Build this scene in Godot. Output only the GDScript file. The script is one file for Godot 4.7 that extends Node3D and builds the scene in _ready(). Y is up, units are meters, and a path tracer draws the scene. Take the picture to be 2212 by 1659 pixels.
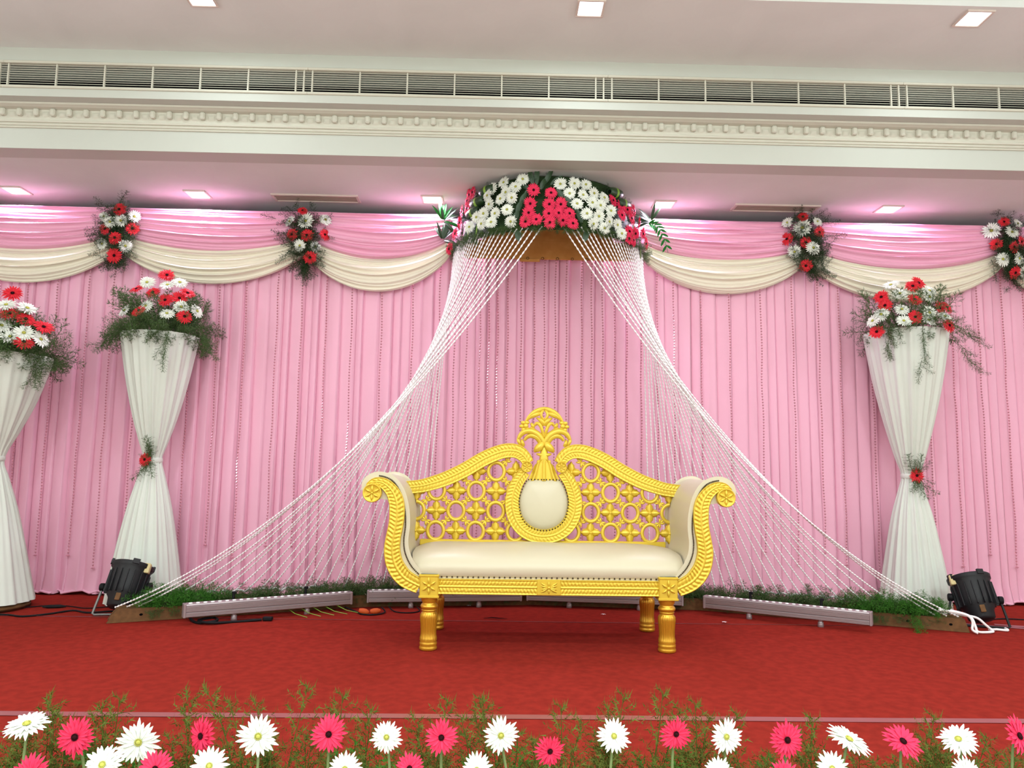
extends Node3D
# A wedding stage: pink curtain, swags, a flowered canopy with white cords, a gilt sofa on red carpet.
# Metres, y up. The curtain hangs in the plane z = 0, the stage carpet is y = 0, the hall is towards +z.

var taken := {}
var M := {}
var rng := RandomNumberGenerator.new()
const WORDS := ["", "first", "second", "third", "fourth", "fifth", "sixth", "seventh", "eighth", "ninth", "tenth", "eleventh", "twelfth", "thirteenth", "fourteenth", "fifteenth", "sixteenth", "seventeenth", "eighteenth", "nineteenth"]


# ---------------------------------------------------------------- mesh building
class Shape:
	var v := PackedVector3Array()
	var n := PackedVector3Array()
	var idx := PackedInt32Array()

	func tri(a: Vector3, b: Vector3, c: Vector3) -> void:
		var k := v.size()
		var m := (b - a).cross(c - a).normalized()
		v.append_array(PackedVector3Array([a, b, c]))
		n.append_array(PackedVector3Array([m, m, m]))
		idx.append_array(PackedInt32Array([k, k + 2, k + 1]))

	func face(p: Array, inside: Vector3) -> void:
		# a flat convex polygon turned away from a point inside the body
		var mid := Vector3.ZERO
		for q in p:
			mid += q / p.size()
		var m: Vector3 = (p[1] - p[0]).cross(p[2] - p[0])
		if m.dot(mid - inside) < 0.0:
			p = p.duplicate()
			p.reverse()
		for i in range(1, p.size() - 1):
			tri(p[0], p[i], p[i + 1])

	func grid(p: PackedVector3Array, rows: int, cols: int, wrap := false) -> void:
		# a smooth sheet of rows x cols points; wrap joins the last column to the first
		var k := v.size()
		var m := PackedVector3Array()
		m.resize(rows * cols)
		var last := cols if wrap else cols - 1
		for i in rows - 1:
			for j in last:
				var j2 := (j + 1) % cols
				var a := i * cols + j
				var b := i * cols + j2
				var c := a + cols
				var d := b + cols
				var f := (p[d] - p[a]).cross(p[c] - p[b])
				m[a] += f
				m[b] += f
				m[c] += f
				m[d] += f
				idx.append_array(PackedInt32Array([k + a, k + d, k + b, k + a, k + c, k + d]))
		for i in m.size():
			m[i] = m[i].normalized()
		v.append_array(p)
		n.append_array(m)

	func box(c: Vector3, s: Vector3, bevel := 0.0, t := Transform3D()) -> void:
		var h := s / 2.0
		var b := minf(bevel, minf(h.x, minf(h.y, h.z)) * 0.9)
		var mid := t * c
		var at := func(sx: float, sy: float, sz: float, ax: int) -> Vector3:
			var q := Vector3(sx * (h.x - (0.0 if ax == 0 else b)), sy * (h.y - (0.0 if ax == 1 else b)), sz * (h.z - (0.0 if ax == 2 else b)))
			return t * (c + q)
		for s1 in [-1.0, 1.0]:
			face([at.call(s1, -1.0, -1.0, 0), at.call(s1, 1.0, -1.0, 0), at.call(s1, 1.0, 1.0, 0), at.call(s1, -1.0, 1.0, 0)], mid)
			face([at.call(-1.0, s1, -1.0, 1), at.call(1.0, s1, -1.0, 1), at.call(1.0, s1, 1.0, 1), at.call(-1.0, s1, 1.0, 1)], mid)
			face([at.call(-1.0, -1.0, s1, 2), at.call(1.0, -1.0, s1, 2), at.call(1.0, 1.0, s1, 2), at.call(-1.0, 1.0, s1, 2)], mid)
			if b > 0.0:
				for s2 in [-1.0, 1.0]:
					face([at.call(s1, s2, -1.0, 0), at.call(s1, s2, 1.0, 0), at.call(s1, s2, 1.0, 1), at.call(s1, s2, -1.0, 1)], mid)
					face([at.call(s1, -1.0, s2, 0), at.call(s1, 1.0, s2, 0), at.call(s1, 1.0, s2, 2), at.call(s1, -1.0, s2, 2)], mid)
					face([at.call(-1.0, s1, s2, 1), at.call(1.0, s1, s2, 1), at.call(1.0, s1, s2, 2), at.call(-1.0, s1, s2, 2)], mid)
					for s3 in [-1.0, 1.0]:
						face([at.call(s1, s2, s3, 0), at.call(s1, s2, s3, 1), at.call(s1, s2, s3, 2)], mid)

	func span(x0: float, x1: float, y0: float, y1: float, z0: float, z1: float, bevel := 0.0) -> void:
		box(Vector3(x0 + x1, y0 + y1, z0 + z1) / 2.0, Vector3(x1 - x0, y1 - y0, z1 - z0), bevel)

	func tube(path: PackedVector3Array, radius: Array, sides := 8, flat := 1.0, flat_axis := Vector3.BACK) -> void:
		# radius: one number or one for each point; flat squeezes the section along flat_axis
		var p := PackedVector3Array()
		var count := path.size()
		var side := Vector3.ZERO
		for i in count:
			var t := (path[mini(i + 1, count - 1)] - path[maxi(i - 1, 0)]).normalized()
			if i == 0:
				side = t.cross(Vector3(0.31, 0.9, 0.2) if absf(t.y) < 0.9 else Vector3.RIGHT).normalized()
			side = (side - t * side.dot(t)).normalized()
			var up := t.cross(side)
			var r: float = radius[mini(i, radius.size() - 1)]
			for j in sides:
				var a := TAU * j / sides
				var q := (side * cos(a) + up * sin(a)) * r
				q -= flat_axis * q.dot(flat_axis) * (1.0 - flat)
				p.append(path[i] + q)
		grid(p, count, sides, true)
		for e in [0, count - 1]:
			var inner: Vector3 = path[1] if e == 0 else path[count - 2]
			var ring := []
			for j in sides:
				ring.append(p[e * sides + j])
			face(ring, inner)

	func lathe(profile: PackedVector2Array, segs: int, t := Transform3D(), flutes := 0, depth := 0.0, y0 := 0.0, y1 := 0.0) -> void:
		var p := PackedVector3Array()
		for q in profile:
			for j in segs:
				var a := TAU * j / segs
				var r := q.x
				if flutes > 0 and q.y > y0 and q.y < y1:
					r *= 1.0 - depth * pow(absf(sin(a * flutes / 2.0)), 0.7) + depth * 0.4
				p.append(t * Vector3(r * sin(a), q.y, r * cos(a)))
		grid(p, profile.size(), segs, true)

	func ball(c: Vector3, r: Vector3, rows := 6, segs := 8) -> void:
		var p := PackedVector3Array()
		for i in rows + 1:
			var b := PI * i / rows
			for j in segs:
				var a := TAU * j / segs
				p.append(c + Vector3(r.x * sin(b) * cos(a), r.y * cos(b), r.z * sin(b) * sin(a)))
		grid(p, rows + 1, segs, true)

	func extrude(poly: PackedVector2Array, x0: float, x1: float) -> void:
		# a section in (z, y) drawn out along x, with flat facets and end caps
		var mid := Vector2.ZERO
		for q in poly:
			mid += q / poly.size()
		for i in poly.size():
			var a := poly[i]
			var b := poly[(i + 1) % poly.size()]
			tri(Vector3(x0, a.y, a.x), Vector3(x0, b.y, b.x), Vector3(x1, b.y, b.x))
			tri(Vector3(x0, a.y, a.x), Vector3(x1, b.y, b.x), Vector3(x1, a.y, a.x))
		var t := Geometry2D.triangulate_polygon(poly)
		for x in [x0, x1]:
			for i in range(0, t.size(), 3):
				face([Vector3(x, poly[t[i]].y, poly[t[i]].x), Vector3(x, poly[t[i + 1]].y, poly[t[i + 1]].x), Vector3(x, poly[t[i + 2]].y, poly[t[i + 2]].x)], Vector3((x0 + x1) / 2.0, mid.y, mid.x))

	func mesh() -> ArrayMesh:
		var a := []
		a.resize(Mesh.ARRAY_MAX)
		a[Mesh.ARRAY_VERTEX] = v
		a[Mesh.ARRAY_NORMAL] = n
		a[Mesh.ARRAY_INDEX] = idx
		var m := ArrayMesh.new()
		m.add_surface_from_arrays(Mesh.PRIMITIVE_TRIANGLES, a)
		return m


# ---------------------------------------------------------------- naming and describing
func numbered(called: String) -> String:
	taken[called] = taken.get(called, -1) + 1
	return called if taken[called] == 0 else "%s_%03d" % [called, taken[called]]


func tag(o: Node3D, label: String, category: String, group := "", kind := "") -> void:
	if label: o.set_meta("label", label)
	if category: o.set_meta("category", category)
	if group: o.set_meta("group", group)
	if kind: o.set_meta("kind", kind)


func thing(called: String, label: String, category: String, where := Vector3.ZERO, group := "") -> Node3D:
	var o := Node3D.new()
	o.name = numbered(called)
	o.position = where
	add_child(o)
	tag(o, label, category, group)
	return o


func put(called: String, m: Mesh, mat: Material, parent: Node3D = null) -> MeshInstance3D:
	var o := MeshInstance3D.new()
	o.name = called if parent else numbered(called)
	o.mesh = m
	o.material_override = mat
	(parent if parent else self).add_child(o, true)
	return o


func struct(called: String, s: Shape, mat: Material, label := "") -> MeshInstance3D:
	var o := put(called, s.mesh(), mat)
	tag(o, label, "", "", "structure")
	return o


func nth(i: int) -> String:
	if i < 20:
		return WORDS[i]
	if i == 20:
		return "twentieth"
	if i < 30:
		return "twenty-" + WORDS[i - 20]
	if i == 30:
		return "thirtieth"
	if i < 40:
		return "thirty-" + WORDS[i - 30]
	if i == 40:
		return "fortieth"
	if i < 50:
		return "forty-" + WORDS[i - 40]
	return "fiftieth" if i == 50 else "fifty-" + WORDS[i - 50]


func smooth_path(p: PackedVector2Array, step: float, closed := false) -> PackedVector2Array:
	# a Catmull-Rom curve through the points, in equal steps
	var c := Curve2D.new()
	var k := p.size()
	for i in k + (1 if closed else 0):
		var a := p[(i - 1 + k) % k] if closed else p[maxi(i - 1, 0)]
		var b := p[(i + 1) % k] if closed else p[mini(i + 1, k - 1)]
		c.add_point(p[i % k], -(b - a) / 6.0, (b - a) / 6.0)
	var out := PackedVector2Array()
	var count := maxi(2, int(c.get_baked_length() / step))
	for i in count + 1:
		out.append(c.sample_baked(c.get_baked_length() * i / count, true))
	return out


func paint(color: Color, rough := 0.8, spec := 0.5) -> StandardMaterial3D:
	var m := StandardMaterial3D.new()
	m.albedo_color = color
	m.roughness = rough
	m.metallic_specular = spec
	m.cull_mode = BaseMaterial3D.CULL_DISABLED
	return m


func rgb(r: int, g: int, b: int) -> Color:
	return Color8(r, g, b)


func mottle(a: Color, b: Color, freq: float, octaves: int, size := 512, sd := 1) -> NoiseTexture2D:
	var f := FastNoiseLite.new()
	f.seed = sd
	f.frequency = freq
	f.fractal_octaves = octaves
	var g := Gradient.new()
	g.set_color(0, a)
	g.set_color(1, b)
	var t := NoiseTexture2D.new()
	t.width = size
	t.height = size
	t.seamless = true
	t.noise = f
	t.color_ramp = g
	return t


func world_map(m: StandardMaterial3D, t: Texture2D, metres: float) -> void:
	m.albedo_texture = t
	m.uv1_triplanar = true
	m.uv1_world_triplanar = true
	m.uv1_scale = Vector3.ONE / metres
	m.albedo_color = Color.WHITE


# flowers as [kind, across, up, size]: kind 0 white, 1 red; metres from the middle of their cluster (on the canopy: angle round it, metres over 3)
const CLUSTERS := [[[1, 0.045, 0.183, 0.136], [0, 0.162, 0.132, 0.127], [0, -0.024, 0.063, 0.127], [0, 0.062, 0.081, 0.127], [1, 0.155, 0.019, 0.127], [1, -0.071, 0.003, 0.118], [1, 0.028, -0.081, 0.132], [0, 0.11, -0.143, 0.127], [0, -0.092, -0.131, 0.109], [1, 0.034, -0.241, 0.15], [0, -0.096, 0.121, 0.1]],
	[[1, -0.006, 0.202, 0.1], [0, 0.187, 0.144, 0.127], [0, 0.026, 0.109, 0.159], [0, -0.125, 0.115, 0.123], [1, -0.097, -0.009, 0.123], [1, 0.04, -0.019, 0.132], [1, 0.187, 0.006, 0.118], [0, -0.015, -0.118, 0.118], [0, 0.115, -0.115, 0.104], [1, 0.075, -0.219, 0.132]],
	[[1, -0.067, 0.202, 0.109], [0, -0.194, 0.158, 0.114], [0, 0.064, 0.159, 0.1], [0, -0.074, 0.098, 0.173], [1, -0.2, 0.005, 0.136], [1, 0.083, 0.061, 0.118], [1, -0.047, -0.041, 0.123], [0, -0.142, -0.119, 0.132], [0, 0.012, -0.093, 0.145], [1, -0.054, -0.255, 0.127]],
	[[1, -0.073, 0.204, 0.104], [0, 0.045, 0.189, 0.1], [0, -0.173, 0.129, 0.168], [0, -0.02, 0.103, 0.136], [1, -0.142, -0, 0.118], [1, -0.011, -0.036, 0.118], [1, 0.076, 0.02, 0.118], [0, -0.1, -0.143, 0.141], [0, 0.036, -0.14, 0.132], [1, -0.013, -0.275, 0.132], [0, 0.082, -0.255, 0.136]]]
const BOUQUET_L := [[1, 0.06, 0.501, 0.14], [0, 0.09, 0.406, 0.139], [0, -0.086, 0.427, 0.139], [0, 0.181, 0.435, 0.14], [1, -0.159, 0.365, 0.139], [1, -0.009, 0.331, 0.138], [1, 0.109, 0.262, 0.138], [1, 0.211, 0.286, 0.138], [1, 0.261, 0.34, 0.139], [0, -0.029, 0.203, 0.137], [1, -0.075, 0.159, 0.137], [0, 0.241, 0.207, 0.138], [0, 0.153, 0.139, 0.137], [1, 0.281, 0.125, 0.138], [0, -0.202, 0.162, 0.137], [0, 0.354, 0.184, 0.139]]
const BOUQUET_R := [[0, -0.186, 0.386, 0.139], [1, -0.01, 0.373, 0.139], [1, 0.052, 0.407, 0.139], [0, 0.124, 0.333, 0.138], [0, -0.139, 0.3, 0.138], [0, 0.102, 0.272, 0.138], [1, -0.036, 0.242, 0.137], [1, -0.287, 0.272, 0.139], [1, -0.277, 0.191, 0.138], [0, -0.166, 0.149, 0.136], [1, 0.16, 0.167, 0.137], [1, 0.236, 0.18, 0.137], [0, 0.047, 0.118, 0.136], [1, -0.084, 0.074, 0.135], [0, -0.319, 0.111, 0.137], [0, -0.379, 0.06, 0.138], [0, -0.181, 0.04, 0.135], [0, 0.015, 0.045, 0.135], [1, -0.366, -0.039, 0.137], [1, 0.192, 0.007, 0.135], [0, 0.18, 0.09, 0.136]]
const BOUQUET_0 := [[1, 0.12, 0.483, 0.161], [0, 0.115, 0.377, 0.159], [0, 0.27, 0.357, 0.16], [1, 0.17, 0.301, 0.159], [1, 0.289, 0.263, 0.159], [1, 0.406, 0.21, 0.16], [0, 0.152, 0.195, 0.157], [0, 0.24, 0.105, 0.156], [0, 0.31, 0.146, 0.158], [0, 0.409, 0.106, 0.159], [1, 0.329, 0.072, 0.157]]
const CANOPY_LEFT_WHITE := [[0, -0.335, 0.487, 0.118], [0, -0.404, 0.423, 0.118], [0, -0.555, 0.485, 0.119], [0, -0.697, 0.455, 0.12], [0, -0.507, 0.385, 0.118], [0, -0.745, 0.398, 0.12], [0, -0.558, 0.332, 0.118], [0, -0.429, 0.323, 0.117], [0, -0.69, 0.305, 0.119], [0, -0.461, 0.216, 0.117], [0, -0.736, 0.228, 0.12], [0, -0.588, 0.2, 0.118], [0, -0.828, 0.212, 0.121], [0, -0.612, 0.124, 0.118], [0, -0.731, 0.131, 0.119], [0, -0.903, 0.139, 0.121], [0, -0.404, 0.099, 0.116]]
const CANOPY_RED := [[1, -0.21, 0.375, 0.117], [1, -0.037, 0.345, 0.116], [1, -0.233, 0.249, 0.116], [1, -0.052, 0.239, 0.116], [1, 0.055, 0.241, 0.116], [1, -0.242, 0.166, 0.116], [1, -0.057, 0.153, 0.115], [1, 0.032, 0.16, 0.115], [1, -0.265, 0.086, 0.115], [1, -0.168, 0.101, 0.115], [1, 0.132, 0.16, 0.115], [1, -0.047, 0.072, 0.115], [1, 0.069, 0.095, 0.115], [1, 0.156, 0.072, 0.115]]
const CANOPY_RIGHT_WHITE := [[0, 0.058, 0.43, 0.117], [0, 0.207, 0.445, 0.117], [0, 0.334, 0.449, 0.118], [0, 0.147, 0.347, 0.116], [0, 0.287, 0.346, 0.117], [0, 0.415, 0.379, 0.118], [0, 0.536, 0.359, 0.118], [0, 0.214, 0.257, 0.116], [0, 0.378, 0.287, 0.117], [0, 0.468, 0.276, 0.117], [0, 0.302, 0.176, 0.116], [0, 0.587, 0.247, 0.118], [0, 0.425, 0.168, 0.117], [0, 0.353, 0.088, 0.116], [0, 0.462, 0.065, 0.116], [0, 0.534, 0.137, 0.117], [0, 0.632, 0.127, 0.118], [0, 0.664, 0.055, 0.118]]
const CANOPY_LEFT_RED := [[1, -1.049, 0.5, 0.124], [1, -1.166, 0.451, 0.125], [1, -1.269, 0.377, 0.127], [1, -1.079, 0.356, 0.124], [1, -1.193, 0.254, 0.125], [1, -1.233, 0.163, 0.126], [1, -1.297, 0.039, 0.127], [1, -1.131, 0.5, 0.125]]
const CANOPY_RIGHT_RED := [[1, 0.786, 0.342, 0.121], [1, 0.878, 0.325, 0.122], [1, 1.085, 0.37, 0.124], [1, 0.738, 0.24, 0.12], [1, 0.925, 0.256, 0.122], [1, 1.219, 0.296, 0.126], [1, 0.796, 0.104, 0.12], [1, 0.909, 0.112, 0.121], [1, 1.28, 0.212, 0.127], [1, 0.755, 0.03, 0.119], [1, 1.28, 0.119, 0.126], [1, 0.823, 0.03, 0.12], [1, 0.655, 0.358, 0.119]]
const CANOPY_LEAVES := [[-0.228, 3.44, 0.15, -0.25, 0.022, "topmost at the crown, left"],
	[-0.192, 3.44, 0.17, 0.05, 0.022, "middle one at the crown"],
	[-0.11, 3.44, 0.16, 0.5, 0.022, "at the crown, right"],
	[-0.038, 3.44, 0.12, 0.9, 0.02, "at the crown, far right"],
	[-0.273, 3.403, 0.11, -0.9, 0.02, "at the crown, far left"],
	[-0.14, 3.396, 0.1, 0.3, 0.022, "under the crown tip"],
	[-0.311, 3.319, 0.12, 0.55, 0.024, "first down the left dividing line"],
	[-0.35, 3.258, 0.12, 0.45, 0.024, "second down the left dividing line"],
	[-0.377, 3.183, 0.12, 0.4, 0.024, "third down the left dividing line"],
	[-0.392, 3.1, 0.11, 0.35, 0.026, "fourth down the left dividing line"],
	[-0.352, 3.03, 0.1, 2.9, 0.026, "lowest on the left dividing line"],
	[0.104, 3.291, 0.12, -0.6, 0.024, "first down the right dividing line"],
	[0.172, 3.231, 0.12, -0.6, 0.024, "second down the right dividing line"],
	[0.229, 3.172, 0.12, -0.5, 0.024, "third down the right dividing line"],
	[0.265, 3.1, 0.12, -0.45, 0.026, "fourth down the right dividing line"],
	[0.3, 3.033, 0.1, -2.9, 0.026, "lowest on the right dividing line"],
	[-1.373, 3.25, 0.12, -1.2, 0.024, "upper one at the far left end"],
	[-1.223, 3.076, 0.12, -2, 0.028, "middle one at the far left end"],
	[-1.62, 3.116, 0.1, -2.6, 0.026, "lowest one at the far left end"]]
const BEAD_X := [-4.82, -4.57, -4.31, -4.03, -3.81, -3.57, -3.33, -3.10, -2.86, -2.62, -2.34, -2.12, -1.90, -1.67, -1.40, -1.12, -0.88, -0.74, -0.63, -0.51, -0.43, -0.35, -0.26, -0.14, -0.02, 0.07, 0.17, 0.27, 0.41, 0.50, 0.60, 0.71, 0.82, 0.95, 1.10, 1.25, 1.50, 1.76, 2.05, 2.34, 2.58, 2.77, 3.06, 3.34, 3.57, 3.81, 4.06, 4.29, 4.49]
const BEAD_END := [0.34, 0.31, 0.31, 0.33, 0.23, 0.30, 0.37, 0.30, 0.35, 0.30, 0.35, 0.36, 0.23, 0.30, 0.33, 0.33, 0.36, 0.30, 0.30, 0.36, 0.36, 0.32, 0.32, 0.32, 0.30, 0.36, 0.34, 0.34, 0.32, 0.29, 0.34, 0.22, 0.34, 0.22, 0.36, 0.29, 0.36, 0.35, 0.35, 0.29, 0.35, 0.32, 0.22, 0.34, 0.33, 0.31, 0.35, 0.31, 0.21]
const FRONT_ROW := [[0, -1.561, 0.442, 0.117, 0.1, 1.25], [1, -1.433, 0.412, 0.107, 0, 0.1], [0, -1.268, 0.401, 0.114, 0.1, 0], [1, -1.106, 0.417, 0.099, -0.55, 0.1], [0, -0.958, 0.418, 0.11, 0.15, 0.05], [1, -0.774, 0.424, 0.097, 0.1, 0.25], [0, -0.622, 0.418, 0.087, 0, 0.15], [1, -0.478, 0.418, 0.092, 0.1, 0.2], [0, -0.321, 0.425, 0.098, 0.1, 0], [1, -0.191, 0.386, 0.085, 0.2, -0.05], [0, -0.021, 0.425, 0.09, 0, 0.35], [1, 0.144, 0.432, 0.088, 0.1, 0], [0, 0.278, 0.426, 0.093, 0.2, 0.1], [1, 0.441, 0.419, 0.101, 0.1, 0.15], [0, 0.607, 0.42, 0.119, 0.75, 1.1], [1, 0.752, 0.416, 0.109, 0.3, 0.9], [0, 0.903, 0.423, 0.101, -0.6, 0.95], [1, 1.067, 0.433, 0.109, 0.5, 0.4], [1, -1.485, 0.357, 0.096, 0, 0.2], [0, -1.309, 0.38, 0.101, 0, 0.5], [1, -1.179, 0.37, 0.097, 0, 0.4], [0, -1.046, 0.379, 0.097, 0.1, 0.4], [0, -0.71, 0.374, 0.087, 0, 0.3], [1, -0.549, 0.377, 0.08, 0, 0.4], [0, -0.381, 0.374, 0.083, 0, 0.5], [0, 0.229, 0.373, 0.078, 0, 0.3], [1, 0.395, 0.365, 0.081, 0, 0.3], [0, 0.516, 0.384, 0.088, 0, 0.3], [0, 0.863, 0.373, 0.081, 0, 0.3]]


const FRONT_LAMP := 0.75      # energy of one panel above the air grille
const HALL_LAMP := 8.7       # energy of one panel in the high hall ceiling
const WALL_LAMP := 5.5       # energy of one lamp on the hall's side walls
const STAGE_LAMP := 3.1      # energy of one panel above the curtain
const HALL_TINT := Color(0.94, 0.98, 1.0)
const STAGE_TINT := Color(0.95, 0.87, 1.0)


func _ready() -> void:
	rng.seed = 7
	var cam := Camera3D.new()
	cam.name = "camera"
	cam.position = Vector3(-0.346, 1.12, 6.85)
	cam.rotation = Vector3(deg_to_rad(6.52), deg_to_rad(-1.115), deg_to_rad(0.842))
	cam.fov = rad_to_deg(2.0 * atan(829.5 / 1640.0))
	cam.near = 0.05
	cam.current = true
	add_child(cam)
	var e := Environment.new()
	e.background_mode = Environment.BG_COLOR
	e.background_color = Color.BLACK
	e.tonemap_mode = Environment.TONE_MAPPER_LINEAR
	e.tonemap_exposure = 1.0
	e.sdfgi_enabled = true
	e.ssao_enabled = true
	e.ssil_enabled = true
	var w := WorldEnvironment.new()
	w.name = "surroundings"
	w.environment = e
	add_child(w)
	materials()
	lamps()
	room()
	air_grilles()
	cornice()
	curtain()
	swags()
	bead_strands()
	sofa()
	columns()
	canopy()
	cords()
	planters()
	light_bars()
	stage_lamps()
	clusters()
	front_row()
	floor_bits()


func materials() -> void:
	M.wall = paint(rgb(240, 238, 228), 0.75, 0.3)
	M.plaster = paint(rgb(206, 205, 190), 0.7, 0.35)
	M.ceiling = paint(Color.WHITE, 0.85, 0.2)
	world_map(M.ceiling, mottle(rgb(222, 225, 221), rgb(229, 232, 228), 0.006, 3, 512, 3), 2.5)
	M.trim = paint(rgb(196, 199, 189), 0.55, 0.4)
	M.slat = paint(rgb(206, 204, 188), 0.5, 0.4)
	M.dark = paint(rgb(14, 13, 14), 0.95, 0.1)
	M.back = paint(rgb(150, 148, 150), 0.9, 0.2)
	M.carpet = paint(Color.WHITE, 0.95, 0.1)
	world_map(M.carpet, mottle(rgb(126, 38, 30), rgb(148, 46, 36), 0.02, 5, 1024, 5), 1.7)
	M.hall_floor = paint(rgb(214, 210, 198), 0.5, 0.4)
	M.pink = paint(rgb(238, 178, 200), 0.62, 0.45)
	M.pink.rim_enabled = true
	M.pink.rim = 0.25
	M.pink_satin = paint(rgb(240, 172, 200), 0.42, 0.55)
	M.cream_satin = paint(rgb(234, 226, 206), 0.42, 0.55)
	M.sheer = paint(rgb(216, 221, 210), 0.6, 0.4)
	M.sheer.backlight_enabled = true
	M.sheer.backlight = Color(0.35, 0.35, 0.32)
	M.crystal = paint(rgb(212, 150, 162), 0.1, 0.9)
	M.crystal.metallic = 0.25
	M.cord = paint(rgb(244, 240, 238), 0.75, 0.3)
	M.gold = paint(rgb(224, 192, 58), 0.4, 0.6)
	M.gold.metallic = 0.35
	M.gold_leg = paint(rgb(214, 160, 44), 0.3, 0.6)
	M.gold_leg.metallic = 0.6
	M.hide = paint(rgb(206, 197, 168), 0.42, 0.5)
	M.nail = paint(rgb(66, 48, 30), 0.35, 0.6)
	M.nail.metallic = 0.7
	M.white_petal = paint(rgb(230, 232, 220), 0.6, 0.3)
	M.white_petal.backlight_enabled = true
	M.white_petal.backlight = Color(0.2, 0.2, 0.17)
	M.red_petal = paint(rgb(214, 40, 52), 0.6, 0.3)
	M.rose_petal = paint(rgb(224, 48, 84), 0.6, 0.3)
	M.yellow_eye = paint(rgb(178, 176, 84), 0.8, 0.2)
	M.dark_eye = paint(rgb(44, 12, 16), 0.85, 0.2)
	M.stem = paint(rgb(112, 128, 78), 0.6, 0.4)
	M.fern = paint(rgb(70, 94, 50), 0.7, 0.3)
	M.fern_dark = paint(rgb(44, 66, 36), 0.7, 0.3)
	M.fern_front = paint(rgb(88, 98, 36), 0.7, 0.3)
	M.fern_fresh = paint(rgb(58, 112, 34), 0.7, 0.3)
	M.leaf = paint(rgb(36, 62, 34), 0.4, 0.5)
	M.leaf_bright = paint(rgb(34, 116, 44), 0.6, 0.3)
	M.leaf_stripe = paint(rgb(128, 168, 62), 0.4, 0.5)
	M.wood = paint(Color.WHITE, 0.75, 0.3)
	world_map(M.wood, mottle(rgb(92, 64, 40), rgb(128, 92, 58), 0.03, 4, 512, 21), 0.8)
	M.board = paint(Color.WHITE, 0.7, 0.3)
	world_map(M.board, mottle(rgb(200, 134, 68), rgb(218, 154, 86), 0.015, 4, 512, 23), 1.0)
	M.alu = paint(rgb(168, 156, 158), 0.4, 0.5)
	M.alu.metallic = 0.55
	M.black = paint(rgb(26, 26, 28), 0.5, 0.4)
	M.rubber = paint(rgb(18, 18, 20), 0.6, 0.3)
	M.grey_metal = paint(rgb(120, 118, 116), 0.4, 0.5)
	M.grey_metal.metallic = 0.5
	M.tape = paint(rgb(140, 72, 70), 0.35, 0.5)
	M.label = paint(rgb(206, 190, 140), 0.7, 0.3)
	M.frame = paint(rgb(214, 200, 190), 0.5, 0.4)
	M.louvre = paint(rgb(184, 168, 152), 0.6, 0.3)
	M.rust = paint(rgb(200, 84, 30), 0.6, 0.4)
	M.glow = paint(rgb(250, 250, 255), 0.5, 0.3)
	M.glow.emission_enabled = true
	M.glow.emission = Color(0.98, 0.98, 1.0)
	M.glow.emission_energy_multiplier = 2.5


# ---------------------------------------------------------------- lamps
func panel_lamp(where: Vector3, size: float, energy: float, tint: Color, label: String, group: String) -> void:
	var t := thing("ceiling_lamp", label, "ceiling lamp", where, group)
	var f := Shape.new()
	var h := size / 2.0
	f.span(-h - 0.016, h + 0.016, -0.012, 0.02, -h - 0.016, -h, 0.003)
	f.span(-h - 0.016, h + 0.016, -0.012, 0.02, h, h + 0.016, 0.003)
	f.span(-h - 0.016, -h, -0.012, 0.02, -h, h, 0.003)
	f.span(h, h + 0.016, -0.012, 0.02, -h, h, 0.003)
	put("frame", f.mesh(), M.frame, t)
	var d := Shape.new()
	d.span(-h, h, -0.004, 0.02, -h, h)
	put("diffuser", d.mesh(), M.glow, t)
	var l := AreaLight3D.new()
	l.name = "lamp_light"
	l.position = Vector3(0, -0.016, 0)
	l.rotation.x = -PI / 2.0
	l.area_size = Vector2(size * 0.96, size * 0.96)
	l.light_color = tint
	l.light_energy = energy
	l.area_range = 30.0
	l.shadow_enabled = true
	t.add_child(l)


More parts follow.
